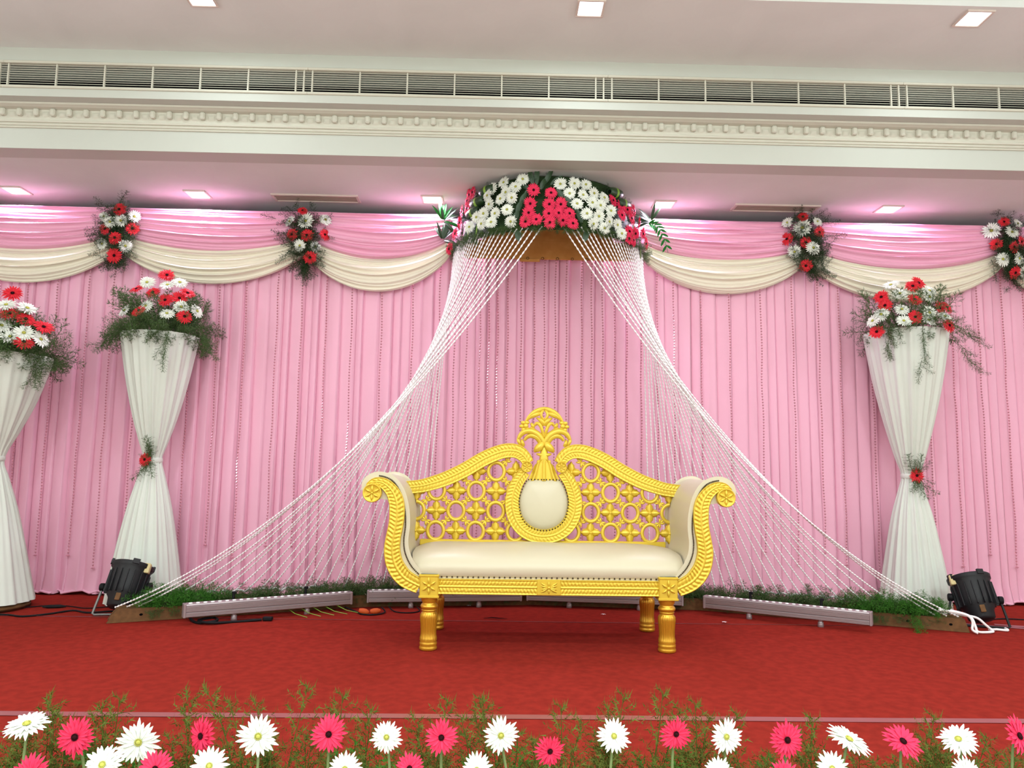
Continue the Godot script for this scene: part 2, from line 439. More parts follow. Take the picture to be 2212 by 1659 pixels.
func lamps() -> void:
	var where := ["at the left edge of the stage ceiling", "above the leftmost drooping swag, beside the left air vent", "left of the flowered canopy", "right of the flowered canopy", "above the right swag, beyond the right air vent", "past the right edge of the curtain"]
	var xs := [-4.68, -3.066, -0.96, 1.14, 3.203, 5.15]
	for i in 6:
		panel_lamp(Vector3(xs[i], 3.55, 0.205), 0.165, STAGE_LAMP, STAGE_TINT, "square white stage lamp " + where[i], "square lamps in the stage ceiling")
	var front := ["above the air grille, far left of the hall ceiling", "at the top left above the air grille", "at the top middle above the air grille", "at the top right above the air grille", "above the air grille, far right of the hall ceiling"]
	for i in 5:
		panel_lamp(Vector3(-5.03 + 2.637 * i, 4.257, 2.02), 0.16, FRONT_LAMP, HALL_TINT, "square white hall lamp " + front[i], "square lamps above the air grille")
	for r in 3:
		for i in 3:
			panel_lamp(Vector3(-2.35 + 2.58 * i, 4.52, 5.2 + 2.5 * r), 0.3, HALL_LAMP * [0.5, 1.0, 1.3][r], HALL_TINT, "square lamp in the high hall ceiling, %s of the row %s" % [["left", "middle", "right"][i], ["nearest the stage", "above the front seats", "farthest from the stage"][r]], "square lamps in the high hall ceiling")
	for k in 4:
		var side := -1.0 if k < 2 else 1.0
		var t := thing("wall_lamp", "long white lamp on the %s hall wall, %s the stage" % [["left", "left", "right", "right"][k], ["nearer", "farther from"][k % 2]], "wall lamp", Vector3(side * 6.5, 2.7, 5.0 + 4.0 * (k % 2)), "long lamps on the hall walls")
		var s := Shape.new()
		s.span(-0.045, 0.0, -0.10, 0.10, -0.46, 0.46, 0.006) if side > 0.0 else s.span(0.0, 0.045, -0.10, 0.10, -0.46, 0.46, 0.006)
		put("frame", s.mesh(), M.frame, t)
		s = Shape.new()
		s.box(Vector3(-side * 0.05, 0, 0), Vector3(0.012, 0.16, 0.86))
		put("diffuser", s.mesh(), M.glow, t)
		var l := AreaLight3D.new()
		l.name = "lamp_light"
		l.position = Vector3(-side * 0.062, 0, 0)
		l.rotation.y = side * PI / 2.0
		l.area_size = Vector2(0.84, 0.15)
		l.light_color = HALL_TINT
		l.light_energy = WALL_LAMP
		l.area_range = 30.0
		l.shadow_enabled = true
		t.add_child(l)


# ---------------------------------------------------------------- the room
func room() -> void:
	var s := Shape.new()
	s.span(-6.5, 6.5, -0.6, 0.0, -0.9, 5.15, 0.01)
	struct("floor", s, M.carpet, "red carpeted stage floor")
	s = Shape.new()
	s.span(-6.7, 6.7, -0.75, -0.6, -1.1, 12.2)
	struct("hall_floor", s, M.hall_floor, "hall floor in front of the stage")
	s = Shape.new()
	s.span(-6.5, 6.5, 3.55, 3.71, -0.9, 0.94)
	struct("ceiling", s, M.ceiling, "low ceiling above the stage")
	s = Shape.new()
	s.span(-6.5, 6.5, 4.257, 4.37, 1.04, 2.15)
	s.span(-6.5, 6.5, 4.37, 4.66, 2.09, 2.15)
	struct("ceiling", s, M.ceiling, "ceiling strip above the air grille")
	s = Shape.new()
	s.span(-6.5, 6.5, 4.52, 4.66, 2.15, 12.0)
	struct("ceiling", s, M.ceiling, "high hall ceiling")
	s = Shape.new()
	s.span(-6.7, -6.5, -0.7, 4.66, -1.1, 12.2)
	struct("wall_left", s, M.wall)
	s = Shape.new()
	s.span(6.5, 6.7, -0.7, 4.66, -1.1, 12.2)
	struct("wall_right", s, M.wall)
	s = Shape.new()
	s.span(-6.7, 6.7, -0.7, 4.66, -1.1, -0.9)
	struct("wall_back", s, M.back)
	s = Shape.new()
	s.span(-6.7, 6.7, -0.7, 4.66, 12.0, 12.2)
	struct("wall_front", s, M.wall)
	# the beam over the stage front: a plain fascia, the cornice, and a forward box that holds the air grille
	s = Shape.new()
	s.span(-6.5, 6.5, 3.5495, 3.89, 0.94, 1.13)
	s.span(-6.5, 6.5, 3.89, 4.37, 0.94, 1.04)
	struct("trim_1", s, M.trim, "plain cream fascia along the beam over the stage")
	s = Shape.new()
	s.span(-6.5, 6.5, 3.872, 3.947, 1.04, 1.338)
	s.span(-6.5, 6.5, 4.141, 4.257, 1.04, 1.338)
	struct("trim_2", s, M.trim, "cream bands above and below the long air grille")
	s = Shape.new()
	s.span(-6.5, 6.5, 3.947, 4.141, 1.04, 1.07)
	struct("wall_recess", s, M.dark, "dark duct behind the air grille")
	# two slot diffusers in the stage ceiling
	for k in 2:
		var x: float = [-2.012, 2.169][k]
		var t := thing("air_vent", ["long slot air vent in the stage ceiling between the two left lamps", "long slot air vent in the stage ceiling between the two right lamps"][k], "air vent", Vector3(x, 3.55, 0.175), "slot vents in the stage ceiling")
		var f := Shape.new()
		f.span(-0.39, 0.39, -0.014, 0.01, -0.088, -0.068, 0.003)
		f.span(-0.39, 0.39, -0.014, 0.01, 0.068, 0.088, 0.003)
		f.span(-0.39, -0.365, -0.014, 0.01, -0.07, 0.07, 0.003)
		f.span(0.365, 0.39, -0.014, 0.01, -0.07, 0.07, 0.003)
		put("frame", f.mesh(), M.frame, t)
		f = Shape.new()
		f.span(-0.37, 0.37, -0.002, 0.01, -0.07, 0.07)
		put("backing", f.mesh(), M.louvre, t)
		for j in 4:
			f = Shape.new()
			f.box(Vector3(0, -0.006, -0.05 + 0.033 * j), Vector3(0.73, 0.003, 0.02), 0.0, Transform3D())
			put("slat", f.mesh(), M.louvre, t)


func air_grilles() -> void:
	# four lengths of bar grille, joined end to end
	var ends := [-6.5, -4.115, -1.826, 0.463, 2.752, 5.041, 6.5]
	var where := ["short end of the white bar air grille cut off by the left picture edge", "first full length of the white bar air grille, at the top left", "second length of the white bar air grille, left of the middle lamp", "third length of the white bar air grille, under the middle lamp", "rightmost length of the white bar air grille, under the right lamp"]
	var bar := Shape.new()
	bar.span(-0.006, 0.006, 3.949, 4.139, 1.320, 1.338, 0.002)
	var bar_mesh := bar.mesh()
	for k in 5:
		var a: float = ends[k]
		var b: float = ends[k + 1]
		var t := thing("air_grille", where[k], "air grille", Vector3.ZERO, "lengths of the air grille over the stage")
		var f := Shape.new()
		f.span(a, b, 4.129, 4.149, 1.31, 1.352, 0.004)
		f.span(a, b, 3.934, 3.954, 1.31, 1.352, 0.004)
		put("frame", f.mesh(), M.slat, t)
		for j in 10:
			var s := Shape.new()
			var y := 3.960 + 0.0178 * j
			s.span(a, b, y, y + 0.0046, 1.326, 1.3300, 0.0015)
			put("slat", s.mesh(), M.slat, t)
		var x := a + 0.032
		while x < b - 0.01:
			put("upright", bar_mesh, M.slat, t).position.x = x
			x += 0.3608 if x < b - 0.37 else b - 0.032 - x if x < b - 0.04 else 1.0


func cornice() -> void:
	var s := Shape.new()
	# (z, y) section: steps at the foot, a flat bed for the blocks, a lip at the head
	s.extrude(PackedVector2Array([Vector2(1.125, 3.713), Vector2(1.142, 3.713), Vector2(1.146, 3.721), Vector2(1.142, 3.726), Vector2(1.152, 3.730), Vector2(1.156, 3.740), Vector2(1.152, 3.746), Vector2(1.165, 3.750), Vector2(1.170, 3.762), Vector2(1.165, 3.768), Vector2(1.167, 3.774), Vector2(1.177, 3.843), Vector2(1.216, 3.848), Vector2(1.232, 3.854), Vector2(1.246, 3.858), Vector2(1.250, 3.871), Vector2(1.125, 3.872)]), -6.5, 6.5)
	var body := struct("trim_3", s, M.plaster, "cream plaster cornice with a row of dentil blocks")
	var block := Shape.new()
	block.span(-0.020, 0.020, 3.787, 3.845, 1.165, 1.205, 0.009)
	var bm := block.mesh()
	var pillow := Shape.new()
	var p := PackedVector3Array()
	for i in 6:
		for j in 7:
			var u := j / 6.0
			var w := i / 5.0
			p.append(Vector3(lerpf(-0.034, 0.034, u), lerpf(3.780, 3.834, w), 1.164 + 0.007 * w + 0.013 * sqrt(sin(PI * u) * sin(PI * w) + 0.0001)))
	pillow.grid(p, 6, 7)
	var pm := pillow.mesh()
	for i in 82:
		var x := -5.215 + 0.1275 * i
		put("dentil", bm, M.plaster, body).position.x = x
		put("pillow_block", pm, M.plaster, body).position.x = x + 0.06375


# ---------------------------------------------------------------- cloth
func curtain() -> void:
	var pleats := []
	var x := -5.6
	while x < 5.5:
		var w := rng.randf_range(0.06, 0.15)
		pleats.append([x, w, rng.randf_range(0.018, 0.044), rng.randf() * TAU, rng.randf_range(0.003, 0.012), rng.randf_range(0.6, 1.6)])
		x += w
	var rows := 22
	var cols := pleats.size() * 8
	var p := PackedVector3Array()
	for i in rows:
		var f := i / (rows - 1.0)
		var y := lerpf(3.42, 0.014, f)
		var loose := smoothstep(0.25, 1.0, f)
		for q in pleats:
			var x0: float = q[0] + sin(q[3] + y * q[5]) * q[4] * (0.4 + loose)
			for j in 8:
				var u := j / 7.0
				var bulge: float = q[2] * (0.35 + 0.65 * sin(PI * minf(u * 0.62 + 0.02, 1.0))) * (1.0 + 0.5 * loose)
				var xx: float = x0 + q[1] * u * 1.07
				if j == 7:
					xx = x0 + q[1] * 1.0
					bulge = 0.002
				if i == rows - 1:
					bulge += 0.022 + 0.02 * sin(q[3] * 3.0 + u * 4.0)
				p.append(Vector3(xx, y + (0.012 * sin(q[3] + u * 3.0) + 0.008 if i == rows - 1 else 0.0), bulge + 0.012 * loose * sin(xx * 6.0 + q[3] * 0.2)))
	var s := Shape.new()
	s.grid(p, rows, cols)
	# a rolled hem that gives the cloth an edge at the floor
	var hem := PackedVector3Array()
	for j in range(0, cols, 4):
		hem.append(p[(rows - 1) * cols + j] + Vector3(0, 0.006, 0.004))
	s.tube(hem, [0.011], 5)
	var o := put("stage_curtain", s.mesh(), M.pink)
	tag(o, "pale pink pleated curtain hung across the whole back of the stage", "curtain")
	var r := Shape.new()
	r.tube(PackedVector3Array([Vector3(-5.7, 3.425, 0.0), Vector3(5.6, 3.425, 0.0)]), [0.018], 8)
	tag(put("curtain_rail", r.mesh(), M.grey_metal), "long metal rail carrying the pink curtain under the stage ceiling", "curtain rail")
	for k in 6:
		var h := Shape.new()
		h.tube(PackedVector3Array([Vector3(0, 3.43, 0.0), Vector3(0, 3.55, 0.0)]), [0.008], 6)
		var hm := put("hanger", h.mesh(), M.grey_metal, get_node("curtain_rail"))
		hm.position.x = [-5.4, -3.783, -2.107, 0.09, 2.47, 4.33][k]


func swag(x0: float, x1: float, top: Vector2, foot: Vector2, z: float, folds: int, mat: Material, called: String, label: String, group: String, dir: float) -> void:
	# top and foot: (height at the gathered ends, height in the middle) of the two edges
	var rows := 90
	var cols := 41
	var ph := rng.randf() * 6.0
	var p := PackedVector3Array()
	for i in rows:
		var v := i / (rows - 1.0)
		for j in cols:
			var u := j / (cols - 1.0)
			var k := 2.0 * u - 1.0
			var sag := pow(1.0 - k * k, 0.82)
			var vv := v + 0.028 * sin(v * 17.0 + ph) * sin(PI * v)
			var y := lerpf(lerpf(top.x, foot.x, vv), lerpf(top.y, foot.y, vv), sag)
			var wave := 1.0 - 2.0 * pow(absf(sin(v * folds * PI / 2.0 + 0.7 * sin(2.6 * u + ph) + ph)), 0.55)
			wave += 0.55 * (1.0 - 2.0 * pow(absf(sin(v * folds * 1.37 * PI / 2.0 + 1.6 * u * dir + 0.5 * sin(5.0 * u) + ph * 2.0)), 0.6))
			var depth := 0.006 + 0.009 * sag
			var zz := z + wave * depth + 0.05 * sin(PI * v) * (0.35 + 0.65 * sag)
			if v > 0.985:
				zz -= 0.02
			p.append(Vector3(lerpf(x0, x1, u), y, zz))
	var s := Shape.new()
	s.grid(p, rows, cols)
	tag(put(called, s.mesh(), mat), label, "swag", group)


func swags() -> void:
	var xs := [-5.45, -3.783, -2.107, -0.80, 0.98, 2.47, 4.30, 5.5]
	var name_of := ["at the left edge of the curtain", "between the first and second flower clusters", "between the second flower cluster and the canopy", "", "between the canopy and the third flower cluster", "between the third flower cluster and the right edge", "past the last flower cluster at the right edge"]
	for i in 7:
		if i == 3:
			continue
		var low := 0.025 * sin(i * 2.1)
		swag(xs[i], xs[i + 1], Vector2(3.205, 3.055 + low), Vector2(3.055, 2.735 + low), 0.110, 10, M.cream_satin, "cream_swag", "draped cream satin swag " + name_of[i], "cream swags under the pink ones", 1.0)
		swag(xs[i], xs[i + 1], Vector2(3.435, 3.435), Vector2(3.205, 3.035 + low), 0.135, 13, M.pink_satin, "pink_swag", "gathered pink satin swag " + name_of[i], "pink swags along the curtain head", -1.0)


func bead_strands() -> void:
	var px := BEAD_X
	var ends := BEAD_END
	var meshes := {}
	for i in px.size():
		var length: float = 3.3 - ends[i]
		var key := int(round(length * 10.0))
		if not meshes.has(key):
			var s := Shape.new()
			var count := int(key / 10.0 / 0.026)
			for b in count:
				var c := Vector3(0.004 * sin(b * 0.21), -0.026 * b, 0.003 * sin(b * 0.33))
				var r := 0.0095 if b < count - 1 else 0.02
				var h := 0.0105 if b < count - 1 else 0.009
				var ring := []
				for j in 5:
					ring.append(c + Vector3(cos(TAU * j / 5.0) * r, 0, sin(TAU * j / 5.0) * r))
				for j in 5:
					s.tri(c + Vector3(0, h, 0), ring[(j + 1) % 5], ring[j])
					s.tri(c - Vector3(0, h, 0), ring[j], ring[(j + 1) % 5])
			meshes[key] = s.mesh()
		var o := put("bead_strand", meshes[key], M.crystal)
		o.position = Vector3(px[i], 3.3, 0.078)
		tag(o, "hanging strand of small clear beads on the pink curtain, %s strand from the left" % nth(i + 1), "bead strand", "bead strands on the curtain")


# ---------------------------------------------------------------- the gilt sofa
func carved(path: PackedVector2Array, half: Array, z: float, depth: float, pitch: float, slant: float, closed := false, step := 0.0055, lift := 0.011) -> Shape:
	# a flat moulding along a path in the (x, y) plane: raised rims, a middle rib and two rows of slanting leaves
	var q := smooth_path(path, step, closed)
	var count := q.size()
	var lanes := 19
	var p := PackedVector3Array()
	var s := 0.0
	for i in count:
		var before := q[maxi(i - 1, 0)] if not closed else q[(i - 1 + count - 1) % (count - 1)]
		var after := q[mini(i + 1, count - 1)] if not closed else q[(i + 1) % (count - 1)]
		var t := (after - before).normalized()
		var across := Vector2(-t.y, t.x)
		var f := float(i) / (count - 1) * (half.size() - 1)
		var h: float = lerpf(half[int(f)], half[mini(int(f) + 1, half.size() - 1)], f - int(f))
		if i > 0:
			s += q[i].distance_to(q[i - 1])
		p.append(Vector3(q[i].x - across.x * h, q[i].y - across.y * h, z - depth))
		for j in lanes:
			var w := -1.0 + 2.0 * j / (lanes - 1.0)
			var a := absf(w)
			var up := 0.0
			if a > 0.84:
				up = lift * 0.9 * sin(PI * clampf((a - 0.84) / 0.2, 0.0, 1.0))
			elif a < 0.12:
				up = lift * 0.8 * cos(a / 0.12 * PI / 2.0) + 0.001
			else:
				var u := (a - 0.12) / 0.72
				var ph := fposmod(s / pitch + u * slant, 1.0)
				up = lift * pow(sin(PI * ph), 0.75) * pow(sin(PI * u), 0.35) - 0.003
			p.append(Vector3(q[i].x + across.x * h * w, q[i].y + across.y * h * w, z + up))
		p.append(Vector3(q[i].x + across.x * h, q[i].y + across.y * h, z - depth))
	var o := Shape.new()
	o.grid(p, count, lanes + 2)
	if not closed:
		for e in [0, count - 1]:
			var ring := []
			for j in lanes + 2:
				ring.append(p[e * (lanes + 2) + j])
			o.face(ring, p[(1 if e == 0 else count - 2) * (lanes + 2) + lanes / 2])
	return o


func flip(path: PackedVector2Array) -> PackedVector2Array:
	var o := PackedVector2Array()
	for q in path:
		o.append(Vector2(-q.x, q.y))
	return o


func rosette(r: float, z: float) -> Shape:
	var s := Shape.new()
	s.lathe(PackedVector2Array([Vector2(r, -0.03), Vector2(r, 0.004), Vector2(r * 0.96, 0.010), Vector2(r * 0.88, 0.010), Vector2(r * 0.82, 0.003), Vector2(r * 0.5, 0.001), Vector2(0.001, 0.001)]), 22, Transform3D(Basis(Vector3.RIGHT, PI / 2.0), Vector3(0, 0, z)))
	for k in 6:
		var a := TAU * k / 6.0 + 0.5
		s.tube(PackedVector3Array([Vector3(cos(a) * r * 0.15, sin(a) * r * 0.15, z + 0.003), Vector3(cos(a) * r * 0.48, sin(a) * r * 0.48, z + 0.006), Vector3(cos(a) * r * 0.78, sin(a) * r * 0.78, z + 0.002)]), [r * 0.06, r * 0.19, r * 0.07], 6)
	s.ball(Vector3(0, 0, z + 0.004), Vector3.ONE * r * 0.15, 4, 8)
	return s


func stroke(s: Shape, x: Array, y: Array, r: Array, z: float, bow := 0.012) -> void:
	# a carved leaf: a tapering rounded stem through the points, mirrored to both sides of the middle
	var flat := PackedVector2Array()
	for i in x.size():
		flat.append(Vector2(x[i], y[i]))
	var q := smooth_path(flat, 0.008)
	for side in [-1.0, 1.0]:
		var p := PackedVector3Array()
		var rr := []
		for i in q.size():
			var f := float(i) / (q.size() - 1)
			var g := f * (r.size() - 1)
			p.append(Vector3(q[i].x * side, q[i].y, z + bow * sin(PI * f)))
			rr.append(1.28 * lerpf(r[int(g)], r[mini(int(g) + 1, r.size() - 1)], g - int(g)))
		s.tube(p, rr, 8, 0.9)
		# a vein along the crown of the leaf
		var vein := PackedVector3Array()
		for i in p.size():
			vein.append(p[i] + Vector3(0, 0, rr[i] * 0.82))
		s.tube(vein, [0.0022], 4)


func nails(points: PackedVector3Array, r: float, parent: Node3D) -> void:
	var s := Shape.new()
	for q in points:
		s.ball(q, Vector3(r, r, r * 0.7), 4, 6)
	tag(put("nailheads", s.mesh(), M.nail, parent), "row of small dark upholstery nails", "", "", "stuff")


func sofa() -> void:
	var t := thing("gilt_sofa", "ornate gold carved sofa with cream upholstery in the middle of the red stage", "sofa")
	# --- legs
	var prof := PackedVector2Array([Vector2(0.001, 0.0), Vector2(0.050, 0.0), Vector2(0.056, 0.008), Vector2(0.056, 0.020), Vector2(0.051, 0.026), Vector2(0.055, 0.034), Vector2(0.055, 0.046), Vector2(0.050, 0.052), Vector2(0.054, 0.060),
		Vector2(0.052, 0.075), Vector2(0.0475, 0.095), Vector2(0.0475, 0.12), Vector2(0.050, 0.16), Vector2(0.054, 0.195), Vector2(0.053, 0.215), Vector2(0.047, 0.228), Vector2(0.041, 0.234), Vector2(0.047, 0.240), Vector2(0.047, 0.246),
		Vector2(0.043, 0.250), Vector2(0.053, 0.258), Vector2(0.055, 0.268), Vector2(0.050, 0.278), Vector2(0.043, 0.284), Vector2(0.043, 0.292), Vector2(0.051, 0.304), Vector2(0.051, 0.33)])
	var ls := Shape.new()
	ls.lathe(prof, 60, Transform3D(), 20, 0.10, 0.06, 0.225)
	var lm := ls.mesh()
	for q in [Vector3(-0.752, 0, 1.925), Vector3(0.752, 0, 1.925), Vector3(-0.752, 0, 1.29), Vector3(0.752, 0, 1.29)]:
		put("leg", lm, M.gold_leg, t).position = q
	for sx in [-1.0, 1.0]:
		var b := Shape.new()
		b.span(sx * 0.752 - 0.059, sx * 0.752 + 0.059, 0.322, 0.468, 1.87, 1.985, 0.006)
		b.span(sx * 0.752 - 0.064, sx * 0.752 + 0.064, 0.322, 0.338, 1.866, 1.99, 0.004)
		b.span(sx * 0.752 - 0.063, sx * 0.752 + 0.063, 0.452, 0.468, 1.866, 1.99, 0.004)
		var c := Vector3(sx * 0.752, 0.398, 1.987)
		b.ball(c, Vector3(0.013, 0.013, 0.012), 5, 8)
		for k in 6:
			var a := TAU * k / 6.0 + PI / 6.0
			var d := Vector3(cos(a), sin(a) * 1.15, 0)
			b.tube(PackedVector3Array([c + d * 0.012, c + d * 0.028 + Vector3(0, 0, 0.004), c + d * 0.046]), [0.004, 0.010, 0.003], 6)
		put("leg_block", b.mesh(), M.gold, t)
		b = Shape.new()
		b.span(sx * 0.752 - 0.05, sx * 0.752 + 0.05, 0.322, 0.56, 1.25, 1.33, 0.006)
		put("leg_block", b.mesh(), M.gold, t)
	# --- front rail: two lengths of rope carving and a plaque between them
	for sx in [-1.0, 1.0]:
		var r := carved(PackedVector2Array([Vector2(sx * 0.695, 0.393), Vector2(sx * 0.38, 0.3925), Vector2(sx * 0.075, 0.392)]), [0.048], 1.965, 0.06, 0.022, -0.55)
		put("front_rail", r.mesh(), M.gold, t)
	var pl := Shape.new()
	pl.span(-0.078, 0.078, 0.343, 0.442, 1.90, 1.968, 0.005)
	for k in 10:
		var a := TAU * (k + 0.5) / 10.0
		var d := Vector3(cos(a) * 0.066 / maxf(0.55, absf(cos(a))) * 0.75, sin(a) * 0.036, 0)
		pl.tube(PackedVector3Array([Vector3(0, 0.392, 1.968) + d * 0.12, Vector3(0, 0.392, 1.974) + d * 0.6, Vector3(0, 0.392, 1.968) + d]), [0.003, 0.008, 0.003], 6)
	pl.ball(Vector3(0, 0.392, 1.97), Vector3.ONE * 0.011, 4, 8)
	put("rail_plaque", pl.mesh(), M.gold, t)
	var rail := Shape.new()
	rail.span(-0.76, 0.76, 0.36, 0.46, 1.27, 1.33, 0.006)
	rail.span(-0.79, -0.71, 0.36, 0.46, 1.32, 1.90, 0.006)
	rail.span(0.71, 0.79, 0.36, 0.46, 1.32, 1.90, 0.006)
	put("under_frame", rail.mesh(), M.gold, t)
	# --- seat cushion
	var sec := smooth_path(PackedVector2Array([Vector2(1.33, 0.45), Vector2(1.325, 0.56), Vector2(1.345, 0.612), Vector2(1.5, 0.628), Vector2(1.7, 0.622), Vector2(1.85, 0.600), Vector2(1.935, 0.565), Vector2(1.972, 0.515), Vector2(1.968, 0.468), Vector2(1.955, 0.448)]), 0.02)
	var p := PackedVector3Array()
	var cols := 61
	for q in sec:
		for j in cols:
			var u := -1.0 + 2.0 * j / (cols - 1.0)
			var round_end := 1.0 - 0.22 * pow(absf(u), 14.0)
			var y := 0.45 + (q.y - 0.45) * round_end * (1.0 - 0.03 * u * u)
			var dent := 0.003 * sin(u * 9.0 + q.x * 11.0) * clampf((q.y - 0.5) * 9.0, 0.0, 1.0)
			var front := clampf((q.x - 1.75) / 0.2, 0.0, 1.0)
			p.append(Vector3(u * lerpf(0.885, 0.868, front), y + dent, q.x - 0.05 * pow(absf(u), 18.0) * front))
	var seat := Shape.new()
	seat.grid(p, sec.size(), cols)
	seat.span(-0.80, 0.80, 0.44, 0.47, 1.33, 1.955)
	put("seat_cushion", seat.mesh(), M.hide, t)
	var np := PackedVector3Array()
	for k in 42:
		np.append(Vector3(-0.675 + 0.033 * k, 0.452, 1.968))
	nails(np, 0.006, t)
	# --- arms
	var inner := smooth_path(PackedVector2Array([Vector2(1.178, 1.000), Vector2(1.166, 1.042), Vector2(1.125, 1.072), Vector2(1.07, 1.078), Vector2(1.0, 1.050), Vector2(0.945, 0.975), Vector2(0.915, 0.87), Vector2(0.908, 0.77), Vector2(0.916, 0.68), Vector2(0.905, 0.60), Vector2(0.865, 0.52), Vector2(0.80, 0.455)]), 0.02)
	var outer := PackedVector2Array([Vector2(0.82, 0.40), Vector2(0.94, 0.44), Vector2(1.0, 0.53), Vector2(1.008, 0.62), Vector2(1.0, 0.72), Vector2(0.99, 0.82), Vector2(0.99, 0.89), Vector2(1.02, 0.945), Vector2(1.08, 0.955), Vector2(1.13, 0.945)])
	var loop := inner.duplicate()
	loop.append_array(outer)
	for sx in [-1.0, 1.0]:
		p = PackedVector3Array()
		var zs := [1.275, 1.28, 1.30, 1.40, 1.52, 1.64, 1.76, 1.86, 1.91, 1.935, 1.952, 1.957]
		var ins := [0.022, 0.010, 0.0, -0.003, -0.004, -0.004, -0.003, 0.0, 0.002, 0.006, 0.013, 0.024]
		var n := loop.size()
		var turned := 1.0 if Geometry2D.is_polygon_clockwise(loop) else -1.0
		for i in zs.size():
			for j in n:
				var a := loop[(j - 1 + n) % n]
				var b := loop[(j + 1) % n]
				var d := (b - a).normalized()
				var out := Vector2(-d.y, d.x)
				var crease := 0.0
				if zs[i] > 1.84 and zs[i] < 1.95 and j < inner.size():
					crease = 0.0035 * sin(j * 1.9 + sin(j * 0.7) * 2.0) * smoothstep(1.84, 1.93, zs[i])
				var q: Vector2 = loop[j] + out * (ins[i] + crease) * turned
				p.append(Vector3(q.x * sx, q.y, zs[i]))
		var arm := Shape.new()
		arm.grid(p, zs.size(), n, true)
		var tri := Geometry2D.triangulate_polygon(loop)
		for e in [0, zs.size() - 1]:
			for k in range(0, tri.size(), 3):
				arm.face([p[e * n + tri[k]], p[e * n + tri[k + 1]], p[e * n + tri[k + 2]]], Vector3(sx * 0.95, 0.7, 1.6))
		put("arm_pad", arm.mesh(), M.hide, t)
		var path := PackedVector2Array([Vector2(1.155, 1.006), Vector2(1.115, 1.036), Vector2(1.06, 1.030), Vector2(1.005, 0.985), Vector2(0.974, 0.92), Vector2(0.966, 0.845), Vector2(0.971, 0.77), Vector2(0.985, 0.69), Vector2(0.990, 0.61), Vector2(0.967, 0.52), Vector2(0.907, 0.443), Vector2(0.812, 0.394)])
		if sx < 0.0:
			path = flip(path)
		var band := carved(path, [0.020, 0.030, 0.040, 0.047, 0.049, 0.047, 0.047, 0.050, 0.054, 0.056, 0.053, 0.047], 1.972, 0.05, 0.026, 0.75)
		put("arm_frame", band.mesh(), M.gold, t)
		put("scroll_rosette", rosette(0.060, 0.0).mesh(), M.gold, t).position = Vector3(sx * 1.126, 0.968, 1.985)
		np = PackedVector3Array()
		for k in range(7, inner.size() - 2):
			var q := inner[k]
			np.append(Vector3(sx * (q.x + 0.004), q.y - 0.003, 1.963))
			np.append(Vector3(sx * (q.x + inner[k + 1].x) / 2.0 + sx * 0.004, (q.y + inner[k + 1].y) / 2.0 - 0.003, 1.963))
		nails(np, 0.005, t)
	# --- back: sweeping top rails, medallion, lattice and crest
	var top := PackedVector2Array([Vector2(0.985, 0.990), Vector2(0.90, 0.999), Vector2(0.83, 1.014), Vector2(0.70, 1.058), Vector2(0.565, 1.124), Vector2(0.43, 1.205), Vector2(0.30, 1.258), Vector2(0.205, 1.262), Vector2(0.145, 1.226), Vector2(0.112, 1.176)])
	for sx in [-1.0, 1.0]:
		var r := carved(top if sx > 0.0 else flip(top), [0.046, 0.047, 0.050, 0.052, 0.053, 0.053, 0.053, 0.052, 0.050, 0.040], 1.352, 0.055, 0.024, 0.9)
		put("top_rail", r.mesh(), M.gold, t)
		put("rosette", rosette(0.040, 0.0).mesh(), M.gold, t).position = Vector3(sx * 0.124, 1.150, 1.378)
	var egg := PackedVector2Array([Vector2(0.135, 1.115), Vector2(0.188, 1.04), Vector2(0.218, 0.96), Vector2(0.226, 0.885), Vector2(0.209, 0.80), Vector2(0.163, 0.725), Vector2(0.09, 0.675), Vector2(0.0, 0.658), Vector2(-0.09, 0.675), Vector2(-0.163, 0.725), Vector2(-0.209, 0.80), Vector2(-0.226, 0.885), Vector2(-0.218, 0.96), Vector2(-0.188, 1.04), Vector2(-0.135, 1.115)])
	put("medallion_frame", carved(egg, [0.040, 0.048, 0.052, 0.052, 0.049, 0.052, 0.052, 0.048, 0.040], 1.362, 0.055, 0.024, 0.9).mesh(), M.gold, t)
	var outline := smooth_path(PackedVector2Array([Vector2(0.0, 1.060), Vector2(0.07, 1.060), Vector2(0.112, 1.058), Vector2(0.128, 1.045), Vector2(0.152, 1.0), Vector2(0.174, 0.93), Vector2(0.174, 0.865), Vector2(0.155, 0.79), Vector2(0.11, 0.735), Vector2(0.055, 0.708), Vector2(0.0, 0.700), Vector2(-0.055, 0.708), Vector2(-0.11, 0.735), Vector2(-0.155, 0.79), Vector2(-0.174, 0.865), Vector2(-0.174, 0.93), Vector2(-0.152, 1.0), Vector2(-0.128, 1.045), Vector2(-0.112, 1.058), Vector2(-0.07, 1.060)]), 0.0215, true)
	p = PackedVector3Array()
	np = PackedVector3Array()
	var rings := 9
	var n2 := outline.size() - 1
	for i in rings:
		var f := 1.0 - float(i) / (rings - 1)
		for j in n2:
			var q := (outline[j] - Vector2(0, 0.885)) * maxf(f, 0.002) + Vector2(0, 0.885)
			p.append(Vector3(q.x, q.y, 1.350 + 0.05 * sqrt(1.0 - f * f)))
	for j in n2:
		np.append(Vector3(outline[j].x, outline[j].y, 1.372))
	var pad := Shape.new()
	pad.grid(p, rings, n2, true)
	put("medallion_pad", pad.mesh(), M.hide, t)
	nails(np, 0.0055, t)
	# fluted fan over the pad
	p = PackedVector3Array()
